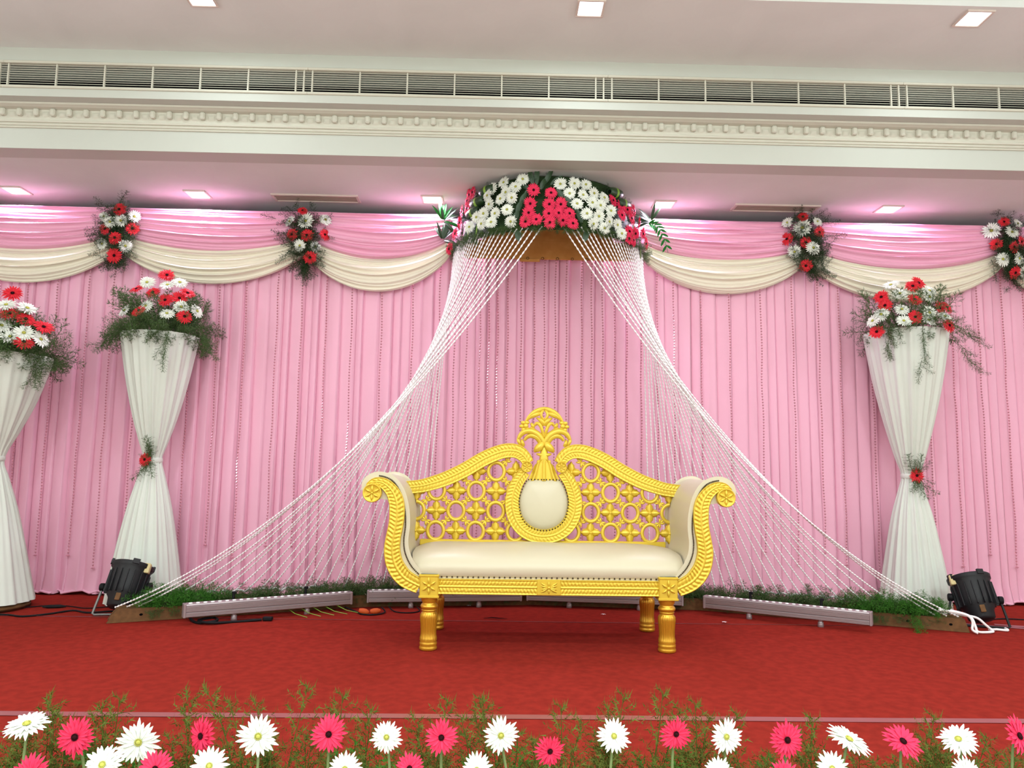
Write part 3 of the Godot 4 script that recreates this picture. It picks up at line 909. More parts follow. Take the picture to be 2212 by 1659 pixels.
	for i in 15:
		var v := i / 14.0
		for j in 41:
			var u := -1.0 + 2.0 * j / 40.0
			var wide := (0.128 - 0.066 * pow(v, 0.6)) * sqrt(1.0 - 0.9 * pow(v, 7.0))
			var arch := 1.0 - 0.14 * u * u * v
			var rib := 0.006 * cos(u * PI * 3.0) + 0.004 * cos(u * PI * 6.0) * (1.0 - v)
			p.append(Vector3(u * wide, 1.050 + 0.165 * v * arch, 1.348 + rib + 0.012 * (1.0 - u * u)))
	var fan := Shape.new()
	fan.grid(p, 15, 41)
	fan.span(-0.05, 0.05, 1.05, 1.20, 1.30, 1.345, 0.004)
	put("fluted_fan", fan.mesh(), M.gold, t)
	# crest of scrolling leaves
	var z := 1.335
	var c := Shape.new()
	stroke(c, [0.001, -0.03, -0.072, -0.108, -0.130, -0.142], [1.576, 1.566, 1.546, 1.514, 1.482, 1.455], [0.009, 0.014, 0.014, 0.012, 0.009, 0.006], z)
	stroke(c, [-0.018, -0.05, -0.085, -0.112, -0.126], [1.541, 1.532, 1.518, 1.500, 1.480], [0.006, 0.014, 0.014, 0.009, 0.005], z + 0.004)
	stroke(c, [-0.008, -0.022, -0.022, -0.012, -0.003], [1.562, 1.540, 1.515, 1.500, 1.490], [0.008, 0.009, 0.008, 0.009, 0.008], z)
	stroke(c, [-0.055, -0.036, -0.016, -0.004], [1.505, 1.492, 1.478, 1.455], [0.005, 0.010, 0.014, 0.014], z + 0.003)
	stroke(c, [-0.070, -0.062, -0.044, -0.030, -0.020, -0.012, -0.006], [1.446, 1.461, 1.464, 1.450, 1.428, 1.400, 1.37], [0.007, 0.010, 0.011, 0.010, 0.010, 0.009, 0.009], z + 0.006)
	stroke(c, [-0.098, -0.078, -0.05, -0.024, -0.006], [1.436, 1.418, 1.396, 1.376, 1.350], [0.008, 0.011, 0.012, 0.013, 0.014], z)
	stroke(c, [-0.094, -0.084, -0.078], [1.462, 1.448, 1.430], [0.008, 0.011, 0.008], z)
	stroke(c, [-0.186, -0.172, -0.148, -0.108, -0.066, -0.030, -0.004], [1.352, 1.378, 1.399, 1.408, 1.396, 1.366, 1.318], [0.010, 0.014, 0.016, 0.017, 0.019, 0.019, 0.016], z + 0.006)
	stroke(c, [-0.142, -0.124, -0.096, -0.062, -0.036, -0.018], [1.342, 1.364, 1.376, 1.368, 1.344, 1.306], [0.008, 0.012, 0.015, 0.016, 0.016, 0.012], z + 0.003)
	stroke(c, [-0.162, -0.156, -0.150], [1.340, 1.322, 1.304], [0.009, 0.010, 0.010], z)
	stroke(c, [-0.186, -0.188, -0.180, -0.170], [1.352, 1.338, 1.322, 1.306], [0.010, 0.010, 0.009, 0.007], z)
	stroke(c, [-0.010, -0.024, -0.044, -0.060, -0.068], [1.330, 1.305, 1.285, 1.270, 1.258], [0.014, 0.021, 0.023, 0.019, 0.007], z + 0.006)
	stroke(c, [-0.001, -0.001, -0.002], [1.33, 1.27, 1.19], [0.016, 0.020, 0.027], z - 0.004, 0.006)
	stroke(c, [-0.050, -0.028, -0.004], [1.244, 1.238, 1.232], [0.006, 0.010, 0.014], z)
	for sx in [-1.0, 1.0]:
		for k in 5:
			var a := PI * 0.35 + PI * 1.35 * k / 4.0
			c.ball(Vector3(sx * (0.138 - cos(a) * 0.026), 1.445 + sin(a) * 0.028, z + 0.008), Vector3(0.020, 0.014, 0.014), 5, 8)
		c.ball(Vector3(sx * 0.134, 1.445, z + 0.012), Vector3(0.020, 0.018, 0.015), 5, 8)
	put("crest_ornament", c.mesh(), M.gold, t)
	var sill := Shape.new()
	sill.span(-0.88, 0.88, 0.585, 0.628, 1.305, 1.342, 0.006)
	put("back_sill", sill.mesh(), M.gold, t)
	lattice(t, smooth_path(top, 0.01))


func lattice(t: Node3D, top: PackedVector2Array) -> void:
	# rings and four-pointed stars in turn, with small leaf sprigs on the diagonals, between rail, medallion and arm
	var inside := func(q: Vector2) -> bool:
		var x := absf(q.x)
		var low := 9.0
		for i in top.size():
			if absf(top[i].x - x) < 0.012:
				low = minf(low, top[i].y)
		if x < 0.11 or x > 0.915 or q.y < 0.60:
			return false
		var e := Vector2(x / 0.245, (q.y - 0.895) / (0.25 if q.y > 0.895 else 0.255))
		return q.y < low - 0.004 and e.length() > 0.93
	var petal := Shape.new()
	for side in [-1.0, 1.0]:
		var rows := PackedVector3Array()
		for i in 9:
			var f := i / 8.0
			var wide := 0.033 * sin(PI * (0.16 + 0.84 * f)) * (1.0 - 0.25 * f) * (1.0 + 0.16 * cos(f * 21.0))
			for j in 4:
				var g := j / 3.0
				rows.append(Vector3(0.006 + 0.074 * f, side * wide * g, 0.014 * (1.0 - g) * (1.0 - 0.4 * f) + 0.004 - (0.016 if j == 3 else 0.0)))
		petal.grid(rows, 9, 4)
	var petal_mesh := petal.mesh()
	var dome := Shape.new()
	dome.ball(Vector3(0, 0, 0.016), Vector3(0.010, 0.010, 0.009), 5, 10)
	var dome_mesh := dome.mesh()
	var sprig := Shape.new()
	for a in [-0.75, 0.0, 0.75]:
		for e in [0.0, PI]:
			var d := Vector3(cos(a + e), sin(a + e), 0)
			sprig.tube(PackedVector3Array([d * 0.003, d * 0.020 + Vector3(0, 0, 0.009), d * (0.044 if a == 0.0 else 0.036)]), [0.006, 0.0105, 0.004], 6)
	var sprig_mesh := sprig.mesh()
	for sx in [-1.0, 1.0]:
		for j in range(0, 4):
			for i in range(0, 6):
				var c := Vector2(0.2 + 0.1425 * i, 0.687 + 0.1425 * j)
				var ring := (i + j) % 2 == 0
				if ring:
					# only the arc of the ring that shows between rail, arm and medallion
					var run := PackedVector3Array()
					var runs := []
					for k in 41:
						var a := TAU * k / 40.0
						var q := c + Vector2(cos(a) * 0.058, sin(a) * 0.064)
						if inside.call(q):
							run.append(Vector3(q.x * sx, q.y, 1.328))
						elif run.size() > 0:
							runs.append(run)
							run = PackedVector3Array()
					if run.size() > 0:
						runs.append(run)
					for piece in runs:
						if piece.size() > 3:
							var s := Shape.new()
							s.tube(piece, [0.0125], 8)
							var inner := PackedVector3Array()
							for q in piece:
								inner.append(Vector3((q.x - c.x * sx) * 0.87 + c.x * sx, (q.y - c.y) * 0.87 + c.y, 1.322))
							s.tube(inner, [0.0075], 6)
							put("lattice_ring", s.mesh(), M.gold, t)
				else:
					for k in 4:
						var a := TAU * k / 4.0
						var tip := c + Vector2(cos(a), sin(a)) * 0.06
						if inside.call(tip) and inside.call(c + Vector2(cos(a), sin(a)) * 0.02):
							var o := put("lattice_petal", petal_mesh, M.gold, t)
							o.position = Vector3(c.x * sx, c.y, 1.318)
							o.rotation.z = a if sx > 0.0 else PI - a
					if inside.call(c):
						put("lattice_boss", dome_mesh, M.gold, t).position = Vector3(c.x * sx, c.y, 1.318)
				var h := c + Vector2(0.07125, 0.07125)
				for d in [Vector2(0, 0), Vector2(0, -0.1425)]:
					if (d.y == 0.0 or j == 0) and inside.call(h + d) and h.y + d.y > 0.64:
						var o := put("lattice_sprig", sprig_mesh, M.gold, t)
						o.position = Vector3((h.x + d.x) * sx, h.y + d.y, 1.320)
						o.rotation.z = (PI / 4.0 if ring else -PI / 4.0) * sx


# ---------------------------------------------------------------- flowers and greenery
var bloom_parts := {}


func petal_ring(s: Shape, count: int, r0: float, r1: float, wide: float, lift: float, curl: float, seed_: int) -> void:
	var g := RandomNumberGenerator.new()
	g.seed = seed_
	for k in count:
		var a := TAU * (k + g.randf_range(-0.18, 0.18)) / count
		var d := Vector3(cos(a), sin(a), 0)
		var e := Vector3(-sin(a), cos(a), 0)
		var long := r1 * g.randf_range(0.84, 1.08)
		var tip := g.randf_range(-0.35, 0.35)
		var tilt := lift * g.randf_range(0.5, 1.5)
		var p := PackedVector3Array()
		for i in 6:
			var f := i / 5.0
			var w: float = wide * [0.35, 0.7, 0.95, 1.0, 0.78, 0.16][i]
			var c := d * lerpf(r0, long, f) + e * tip * 0.04 * f * f + Vector3(0, 0, tilt * f - curl * f * f * g.randf_range(0.8, 1.2))
			for j in 3:
				p.append(c + e * w * (j - 1.0) + Vector3(0, 0, 0.018 * absf(j - 1.0)))
		s.grid(p, 6, 3)


func bloom_meshes(variant: int) -> Dictionary:
	if not bloom_parts.has(variant):
		var o := Shape.new()
		petal_ring(o, 23 + variant % 3, 0.08, 0.5, 0.047, 0.03 + 0.03 * (variant % 2), 0.07, 11 + variant)
		var i := Shape.new()
		petal_ring(i, 19, 0.06, 0.38, 0.038, 0.085, 0.06, 40 + variant)
		var d := Shape.new()
		d.ball(Vector3(0, 0, 0.03), Vector3(0.062, 0.062, 0.045), 6, 12)
		for k in 14:
			var a := TAU * k / 14.0
			d.ball(Vector3(cos(a) * 0.074, sin(a) * 0.074, 0.045), Vector3(0.017, 0.017, 0.02), 4, 5)
		var c := Shape.new()
		c.lathe(PackedVector2Array([Vector2(0.002, -0.13), Vector2(0.05, -0.11), Vector2(0.09, -0.06), Vector2(0.10, 0.0)]), 10, Transform3D(Basis(Vector3.RIGHT, PI / 2.0), Vector3.ZERO))
		bloom_parts[variant] = {"outer": o.mesh(), "inner": i.mesh(), "eye": d.mesh(), "calyx": c.mesh()}
	return bloom_parts[variant]


func bloom(kind: int, where: Vector3, size: float, yaw: float, pitch: float, label: String, group: String, rose := false) -> Node3D:
	# kind 0 is a white gerbera, 1 a red one; the flower looks along +z before it is turned
	var t := thing("white_gerbera" if kind == 0 else "red_gerbera", label, "flower", where, group)
	t.rotation = Vector3(-pitch, yaw, rng.randf() * TAU)
	t.scale = Vector3.ONE * size
	var m := bloom_meshes(rng.randi() % 4)
	var pm: Material = M.white_petal if kind == 0 else M.rose_petal if rose else M.red_petal
	put("outer_petals", m.outer, pm, t)
	put("inner_petals", m.inner, pm, t)
	put("flower_eye", m.eye, M.yellow_eye if kind == 0 else M.dark_eye, t)
	put("calyx", m.calyx, M.stem, t)
	return t


var sprig_meshes := []


func sprig_mesh(k: int) -> ArrayMesh:
	# a feathery spray one metre long that runs up +y and nods towards +z
	if sprig_meshes.is_empty():
		for variant in 2:
			var g := RandomNumberGenerator.new()
			g.seed = 90 + variant
			var s := Shape.new()
			var spine := PackedVector3Array()
			for i in 7:
				var f := i / 6.0
				spine.append(Vector3(0.04 * sin(f * 3.0 + variant), f * (1.0 - 0.12 * f), 0.22 * f * f))
			s.tube(spine, [0.010, 0.009, 0.008, 0.007, 0.006, 0.004, 0.002], 4)
			for i in 26:
				var f := 0.10 + 0.9 * i / 26.0
				var at := spine[int(f * 6.0)].lerp(spine[mini(int(f * 6.0) + 1, 6)], fposmod(f * 6.0, 1.0))
				var a := i * 2.4 + g.randf() * 0.7
				var long := (0.22 * sin(PI * (0.12 + 0.80 * f)) + 0.03) * g.randf_range(0.7, 1.2)
				var d := Vector3(cos(a), 0.55, sin(a)).normalized()
				for j in 8:
					var h := (j + 1) / 8.0
					var b := at + d * long * h
					var side := d.cross(Vector3.UP).normalized().rotated(d, j * 2.1 + i)
					var leaf := (d * 0.75 + side * (1.0 if j % 2 == 0 else -1.0)).normalized() * 0.062
					var wide := leaf.cross(d).normalized() * 0.0065
					s.tri(b - leaf * 0.1 - wide, b - leaf * 0.1 + wide, b + leaf)
					s.tri(b + leaf * 0.2 - side * 0.007, b + leaf * 0.2 + side * 0.007, b - leaf * 0.9 + d * 0.05)
			sprig_meshes.append(s.mesh())
	return sprig_meshes[k]


func ferns(called: String, label: String, spots: Array, mat: Material, k := 0, group := "") -> MultiMeshInstance3D:
	var mm := MultiMesh.new()
	mm.transform_format = MultiMesh.TRANSFORM_3D
	mm.mesh = sprig_mesh(k)
	mm.instance_count = spots.size()
	for i in spots.size():
		mm.set_instance_transform(i, spots[i])
	var o := MultiMeshInstance3D.new()
	o.name = numbered(called)
	o.multimesh = mm
	o.material_override = mat
	add_child(o)
	tag(o, label, "fern", group, "stuff")
	return o


func spray(at: Vector3, towards: Vector3, long: float, wide := 1.0) -> Transform3D:
	var y := towards.normalized()
	var x := y.cross(Vector3(rng.randf() - 0.5, rng.randf() - 0.5, rng.randf() + 0.2)).normalized()
	var b := Basis(x, y, x.cross(y)).rotated(y, rng.randf_range(-0.6, 0.6))
	return Transform3D(b * Basis.from_scale(Vector3(long * wide, long, long * wide)), at)


func leaf_shape(s: Shape, at: Vector3, along: Vector3, face: Vector3, long: float, wide: float, droop: float) -> void:
	# a pointed blade with a keel, bending away from the side it faces
	var d := along.normalized()
	var e := d.cross(face).normalized()
	var n := e.cross(d)
	var p := PackedVector3Array()
	for i in 8:
		var f := i / 7.0
		var c := at + d * long * f + n * (droop * f * f * -1.0)
		var w := wide * pow(sin(PI * (0.06 + 0.94 * f)), 0.8)
		for j in 5:
			var g := (j - 2) / 2.0
			p.append(c + e * w * g + n * 0.25 * w * absf(g))
	s.grid(p, 8, 5)


func arrange(rows: Array, phrase: String, group: String, rose: bool, place: Callable) -> void:
	# rows: [kind, across, up, size] of each flower; labels count each colour from the top down
	var counts := [0, 0]
	var order := rows.duplicate()
	order.sort_custom(func(a, b): return a[2] > b[2])
	for r in order:
		var kind: int = r[0]
		counts[kind] += 1
		var spot: Array = place.call(r)
		bloom(kind, spot[0], r[3], spot[1], spot[2], "%s gerbera %s from top among %s in %s" % [["white", "red"][kind], nth(counts[kind]), ["whites", "reds"][kind], phrase], group, rose)


func clusters() -> void:
	var centre := [Vector2(-3.783, 3.20), Vector2(-2.107, 3.20), Vector2(2.47, 3.25), Vector2(4.33, 3.24)]
	var phrase := ["the leftmost cluster on the swags", "the second swag cluster from the left", "the swag cluster right of the canopy", "the swag cluster at the right edge"]
	for k in 4:
		var c: Vector2 = centre[k]
		arrange(CLUSTERS[k], phrase[k], "flowers of " + phrase[k], false, func(r):
			return [Vector3(c.x + r[1], c.y + r[2], 0.25 - 0.35 * absf(r[1])), r[1] * 3.0 + rng.randf_range(-0.25, 0.25), r[2] * 1.2 + rng.randf_range(-0.15, 0.25)])
		var spots := []
		for i in 150:
			var a := rng.randf() * TAU
			var d := Vector3(cos(a), sin(a), rng.randf_range(0.1, 0.8))
			var from := Vector3(c.x + rng.randfn(0, 0.07), c.y - 0.02 + rng.randfn(0, 0.12), 0.14 + rng.randf() * 0.04)
			spots.append(spray(from, d, rng.randf_range(0.10, 0.20), 1.1))
		for i in 40:
			var f := rng.randf()
			spots.append(spray(Vector3(c.x + 0.02 + rng.randfn(0, 0.05) * (1.2 - f), c.y - 0.14 - 0.14 * f, 0.16), Vector3(rng.randfn(0, 0.45), -1, rng.randf() * 0.3), rng.randf_range(0.10, 0.20)))
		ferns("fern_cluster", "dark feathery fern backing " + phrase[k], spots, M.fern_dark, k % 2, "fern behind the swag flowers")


func drape(x: float, z: float, prof: PackedVector2Array, lean: float, label: String) -> Node3D:
	# two cones of gathered cloth, wide at top and foot, tied at the waist
	var t := thing("draped_pillar", label, "pillar", Vector3(x, 0, z), "white cloth pillars")
	var q := smooth_path(prof, 0.045)
	var segs := 150
	var p := PackedVector3Array()
	var ph := rng.randf() * 6.0
	for c in q:
		var gather := clampf(c.x / 0.3, 0.0, 1.0)
		for j in segs:
			var a := TAU * j / segs
			var fold := sin(a * 17.0 + ph + 0.6 * sin(a * 3.0)) * 0.5 + 0.35 * sin(a * 31.0 + ph * 2.0 + c.y) + 0.3 * sin(a * 7.0 + ph)
			var r := c.x * (1.0 + fold * lerpf(0.13, 0.045, gather))
			p.append(Vector3(r * sin(a) + lean * (c.y - 0.6), c.y, r * cos(a)))
	var s := Shape.new()
	s.grid(p, q.size(), segs, true)
	put("cloth", s.mesh(), M.sheer, t)
	var band := Shape.new()
	var waist := Vector2(9, 0)
	for c in q:
		if c.x < waist.x:
			waist = c
	var cx := lean * (waist.y - 0.6)
	band.lathe(PackedVector2Array([Vector2(waist.x + 0.004, waist.y - 0.022), Vector2(waist.x + 0.012, waist.y - 0.012), Vector2(waist.x + 0.012, waist.y + 0.012), Vector2(waist.x + 0.004, waist.y + 0.022)]), 28, Transform3D(Basis(), Vector3(cx, 0, 0)))
	put("tie_band", band.mesh(), M.sheer, t)
	var foot := Shape.new()
	var r0: float = prof[prof.size() - 1].x
	foot.lathe(PackedVector2Array([Vector2(0.01, 0.0), Vector2(r0 * 0.94, 0.0), Vector2(r0 * 0.94, prof[prof.size() - 1].y - 0.005), Vector2(0.03, prof[prof.size() - 1].y - 0.004)]), 40, Transform3D(Basis(), Vector3(lean * -0.6, 0, 0)))
	put("base_disc", foot.mesh(), M.wood, t)
	var pole := Shape.new()
	pole.tube(PackedVector3Array([Vector3(lean * -0.55, 0.03, 0), Vector3(lean * (prof[0].y - 0.6), prof[0].y - 0.02, 0)]), [0.022], 8)
	put("pole", pole.mesh(), M.grey_metal, t)
	var tray := Shape.new()
	tray.lathe(PackedVector2Array([Vector2(0.01, prof[0].y - 0.05), Vector2(prof[0].x * 0.9, prof[0].y - 0.04), Vector2(prof[0].x * 0.93, prof[0].y), Vector2(0.01, prof[0].y + 0.01)]), 32, Transform3D(Basis(), Vector3(lean * (prof[0].y - 0.6), 0, 0)))
	put("tray", tray.mesh(), M.black, t)
	return t


func bouquet(x: float, y: float, z: float, r0: float, rows: Array, phrase: String, n: int, tails: Array) -> void:
	arrange(rows, phrase, "flowers of " + phrase, false, func(r):
		var back := clampf(r[2] / 0.55, 0.0, 1.0)
		return [Vector3(x + r[1], y + r[2], z + (r0 + 0.06) * sqrt(maxf(0.05, 1.0 - pow(r[1] / (r0 + 0.16), 2.0))) * (1.0 - 0.75 * back)), r[1] * 2.4 + rng.randf_range(-0.3, 0.3), 0.25 + r[2] * 0.8 + rng.randf_range(-0.2, 0.35)])
	for r in rows:
		pass
	var spots := []
	for i in n:
		var a := rng.randf() * TAU
		var rim := r0 * rng.randf_range(0.5, 1.12)
		var out := Vector3(sin(a), 0, cos(a))
		var down := rng.randf_range(-1.3, 0.3)
		spots.append(spray(Vector3(x, y + rng.randf_range(0.0, 0.12), z) + out * rim, out * 0.8 + Vector3(0, down, 0), rng.randf_range(0.12, 0.27), 1.15))
	for i in n / 2:
		var a := rng.randf() * TAU
		var out := Vector3(sin(a), 0, cos(a))
		spots.append(spray(Vector3(x, y + 0.05, z) + out * r0 * rng.randf() * 0.8, out * 0.7 + Vector3(0, rng.randf_range(0.6, 1.6), 0), rng.randf_range(0.2, 0.42), 0.9))
	ferns("fern_skirt", "fringe of feathery green fern under " + phrase, spots, M.fern, 0, "fern round the pillar bouquets")
	for k in tails.size():
		var e: Array = tails[k]
		var s := []
		var at: Vector3 = e[0]
		var d: Vector3 = e[1]
		for i in 9:
			s.append(spray(at + d * e[2] * (i / 11.0) + Vector3(rng.randfn(0, 0.012), 0, rng.randfn(0, 0.012)), d + Vector3(rng.randfn(0, 0.35), rng.randfn(0, 0.2), 0.15), rng.randf_range(0.12, 0.2), 1.0))
		ferns("fern_trail", e[3], s, M.fern, 1)


func columns() -> void:
	drape(-3.215, 0.40, PackedVector2Array([Vector2(0.298, 2.22), Vector2(0.283, 2.12), Vector2(0.232, 1.83), Vector2(0.165, 1.53), Vector2(0.10, 1.30), Vector2(0.066, 1.17), Vector2(0.10, 1.02), Vector2(0.155, 0.80), Vector2(0.21, 0.52), Vector2(0.262, 0.20), Vector2(0.29, 0.012)]), -0.006, "tall white draped cloth pillar behind the left spotlight")
	drape(3.19, 0.40, PackedVector2Array([Vector2(0.325, 2.36), Vector2(0.315, 2.26), Vector2(0.265, 1.95), Vector2(0.19, 1.60), Vector2(0.11, 1.28), Vector2(0.068, 1.13), Vector2(0.10, 0.98), Vector2(0.15, 0.78), Vector2(0.20, 0.50), Vector2(0.245, 0.22), Vector2(0.268, 0.012)]), 0.006, "tall white draped cloth pillar beside the right spotlight")
	drape(-4.33, 0.72, PackedVector2Array([Vector2(0.345, 1.98), Vector2(0.325, 1.87), Vector2(0.255, 1.62), Vector2(0.16, 1.38), Vector2(0.072, 1.16), Vector2(0.115, 1.0), Vector2(0.19, 0.76), Vector2(0.265, 0.46), Vector2(0.33, 0.18), Vector2(0.36, 0.055)]), 0.0, "white draped cloth pillar cut by the left edge of the picture")
	bouquet(-3.215, 2.22, 0.40, 0.30, BOUQUET_L, "the bouquet on the left pillar", 190, [
		[Vector3(-3.52, 2.28, 0.55), Vector3(-0.35, -1, 0.2), 0.20, "short fern sprig hanging at the outer side of the left pillar bouquet"],
		[Vector3(-2.86, 2.26, 0.50), Vector3(0.55, -1, 0.1), 0.24, "fern sprig hanging off the right side of the left pillar bouquet"],
		[Vector3(-3.02, 2.22, 0.72), Vector3(-0.1, -1, 0.05), 0.26, "fern sprig hanging down the front of the left pillar"]])
	bouquet(3.19, 2.36, 0.40, 0.32, BOUQUET_R, "the bouquet on the right pillar", 100, [
		[Vector3(3.19, 2.36, 0.73), Vector3(-0.03, -1, -0.12), 0.50, "long fern trail hanging down the front of the right pillar"],
		[Vector3(2.93, 2.36, 0.62), Vector3(-0.05, -1, 0.02), 0.24, "fern trail at the left side of the right pillar"],
		[Vector3(3.50, 2.36, 0.55), Vector3(0.55, -1, 0.1), 0.42, "fern trail sweeping out from the right side of the right pillar"],
		[Vector3(3.55, 2.42, 0.50), Vector3(0.95, -0.6, 0.1), 0.24, "fern sprig spread widest to the right of the right pillar"]])
	bouquet(-4.33, 1.98, 0.72, 0.34, BOUQUET_0, "the bouquet at the left picture edge", 240, [
		[Vector3(-4.0, 1.95, 0.85), Vector3(0.25, -1, 0.1), 0.24, "fern sprig hanging from the bouquet at the left picture edge"]])
	# the tied waists
	bloom(1, Vector3(-3.245, 1.168, 0.488), 0.125, -0.25, 0.1, "red gerbera tied at the waist of the left pillar", "", false)
	bloom(1, Vector3(3.195, 1.13, 0.49), 0.135, 0.0, 0.05, "red gerbera tied at the waist of the right pillar", "", false)
	for k in 2:
		var c: Vector3 = [Vector3(-3.225, 1.168, 0.475), Vector3(3.20, 1.13, 0.475)][k]
		var s := []
		for i in 16:
			s.append(spray(c + Vector3(rng.randfn(0, 0.015), rng.randfn(0, 0.015), 0), Vector3(rng.randfn(0, 0.5), 1.0 if i % 2 == 0 else -1.0, 0.35), rng.randf_range(0.10, 0.19) if i < 12 else 0.24))
		ferns("fern_knot", "small fern sprigs tied with the red flower at the %s pillar waist" % ["left", "right"][k], s, M.fern, 1)


# ---------------------------------------------------------------- canopy and cords
const RING_X := 0.09
const RING_A := 0.84
const RING_B := 0.86


func ring(a: float, y: float, out := 0.0) -> Vector3:
	# a point on the canopy's half-oval wall; a = 0 in front, +-PI/2 against the curtain
	var narrow := 1.0 - 0.16 * clampf((y - 3.02) / 0.46, 0.0, 1.0)
	return Vector3(RING_X + (RING_A * narrow + out) * sin(a), y, 0.13 + (RING_B * narrow + out) * cos(a))


func canopy() -> void:
	var t := thing("canopy_frame", "half-round brown board canopy under the flowers, above the sofa", "canopy", Vector3.ZERO)
	var b := Shape.new()
	b.span(RING_X - 0.76, RING_X + 0.80, 3.03, 3.20, 0.125, 0.142, 0.003)
	b.span(RING_X - 0.60, RING_X + 0.60, 3.19, 3.53, 0.125, 0.141, 0.003)
	put("back_board", b.mesh(), M.board, t)
	b = Shape.new()
	b.span(-0.16, 0.02, 3.005, 3.035, 0.135, 0.15, 0.003)
	put("batten", b.mesh(), M.board, t)
	for k in 7:
		b = Shape.new()
		var loop := PackedVector3Array()
		for i in 9:
			var a := TAU * i / 8.0
			loop.append(Vector3(-0.36 + 0.135 * k + 0.012 * cos(a), 3.035 + 0.012 * sin(a), 0.15))
		b.tube(loop, [0.002], 4)
		put("wire_loop", b.mesh(), M.rubber, t)
	var p := PackedVector3Array()
	for i in 5:
		for j in 41:
			p.append(ring(-PI / 2.0 + PI * j / 40.0, lerpf(3.04, 3.535, i / 4.0), -0.02))
	var w := Shape.new()
	w.grid(p, 5, 41)
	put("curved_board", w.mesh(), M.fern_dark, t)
	p = PackedVector3Array()
	for i in 2:
		for j in 41:
			p.append(ring(-PI / 2.0 + PI * j / 40.0, 3.54, -0.02) if i == 0 else Vector3(lerpf(RING_X - 0.70, RING_X + 0.70, j / 40.0), 3.54, 0.14))
	w = Shape.new()
	w.grid(p, 2, 41)
	put("top_board", w.mesh(), M.fern_dark, t)
	arrange(CANOPY_LEFT_WHITE, "the left white panel of the canopy", "white flowers of the canopy's left panel", true, func(r): return on_ring(r))
	arrange(CANOPY_RED, "the red middle of the canopy", "red flowers in the middle of the canopy", true, func(r): return on_ring(r))
	arrange(CANOPY_RIGHT_WHITE, "the right white panel of the canopy", "white flowers of the canopy's right panel", true, func(r): return on_ring(r))
	arrange(CANOPY_LEFT_RED, "the red left end of the canopy", "red flowers at the canopy's left end", true, func(r): return on_ring(r))
	arrange(CANOPY_RIGHT_RED, "the red right end of the canopy", "red flowers at the canopy's right end", true, func(r): return on_ring(r))
	var spots := []
	for i in 420:
		var a := rng.randf_range(-1.62, 1.62)
		var y := 3.05 + 0.46 * rng.randf()
		var q: Vector3 = ring(a, y)
		spots.append(spray(q, Vector3(sin(a) * 0.8 + rng.randfn(0, 0.5), rng.randfn(0, 0.6) - 0.2, cos(a) * 0.8), rng.randf_range(0.05, 0.085), 1.6))
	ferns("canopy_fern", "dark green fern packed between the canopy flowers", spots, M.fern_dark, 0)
	spots = []
	for i in 380:
		var a := rng.randf_range(-1.55, 1.55)
		spots.append(spray(ring(a, rng.randf_range(3.04, 3.09), 0.01), Vector3(sin(a) * 0.5 + rng.randfn(0, 0.5), -0.5 + rng.randfn(0, 0.35), cos(a) * 0.5), rng.randf_range(0.06, 0.12), 1.3))
	ferns("canopy_fringe", "green fern fringe along the lower edge of the flowered canopy", spots, M.fern, 1)
	# broad leaves that part the red and white panels, and crown the middle
	var n := 0
	for e in CANOPY_LEAVES:
		var s := Shape.new()
		var a: float = e[0]
		var along := Vector3(cos(a) * sin(e[3]), cos(e[3]), -sin(a) * sin(e[3]))
		leaf_shape(s, Vector3.ZERO, along + Vector3(sin(a), 0, cos(a)) * 0.25, Vector3(sin(a), 0, cos(a)), e[2], e[4], 0.03)
		var o := put("broad_leaf", s.mesh(), M.leaf)
		o.position = ring(a, e[1], 0.03)
		n += 1
		tag(o, "dark pointed leaf on the canopy, %s" % e[5], "leaf", "broad leaves on the canopy")
	# rolled striped leaves
	var rolled := [[-0.78, 3.455, "topmost of three on the left"], [-0.90, 3.37, "middle of three on the left"], [-0.93, 3.28, "lowest of three on the left"], [0.74, 3.45, "upper one on the right"], [0.84, 3.37, "lower one on the right"]]
	for e in rolled:
		var r := thing("rolled_leaf", "rolled dark leaf with a pale stripe on the canopy, " + e[2], "leaf", ring(e[0], e[1], 0.06), "rolled leaves on the canopy")
		r.rotation.y = e[0]
		r.rotation.z = 0.1
		var s := Shape.new()
		s.lathe(PackedVector2Array([Vector2(0.012, -0.075), Vector2(0.034, -0.075), Vector2(0.042, -0.03), Vector2(0.044, 0.03), Vector2(0.036, 0.075), Vector2(0.018, 0.07)]), 14, Transform3D(Basis(Vector3.BACK, PI / 2.0), Vector3.ZERO))
		put("blade", s.mesh(), M.leaf, r)
		s = Shape.new()
		s.lathe(PackedVector2Array([Vector2(0.0445, -0.013), Vector2(0.0455, -0.008), Vector2(0.0458, 0.008), Vector2(0.0448, 0.013)]), 14, Transform3D(Basis(Vector3.BACK, PI / 2.0), Vector3.ZERO))
		put("stripe", s.mesh(), M.leaf_stripe, r)
	# long striped leaves hanging at the two front corners
	var hang := [[-0.94, 3.22, -0.35, "longest one at the left corner"], [-0.82, 3.20, -0.12, "shorter one at the left corner"], [1.0, 3.27, 0.25, "upper one at the right corner"], [1.06, 3.13, 0.2, "lower one at the right corner"]]
	for e in hang:
		var r := thing("strap_leaf", "long green strap leaf hanging on the canopy, " + e[3], "leaf", ring(e[0], e[1], 0.05), "strap leaves at the canopy corners")
		r.rotation.y = e[0]
		r.rotation.z = e[2]
		var s := Shape.new()
		leaf_shape(s, Vector3.ZERO, Vector3(0, -1, 0.12), Vector3(0, 0.1, 1), 0.23, 0.030, 0.03)
		put("blade", s.mesh(), M.leaf, r)
		s = Shape.new()
		leaf_shape(s, Vector3(0, -0.01, 0.006), Vector3(0, -1, 0.12), Vector3(0, 0.1, 1), 0.2, 0.009, 0.026)
		put("stripe", s.mesh(), M.leaf_stripe, r)
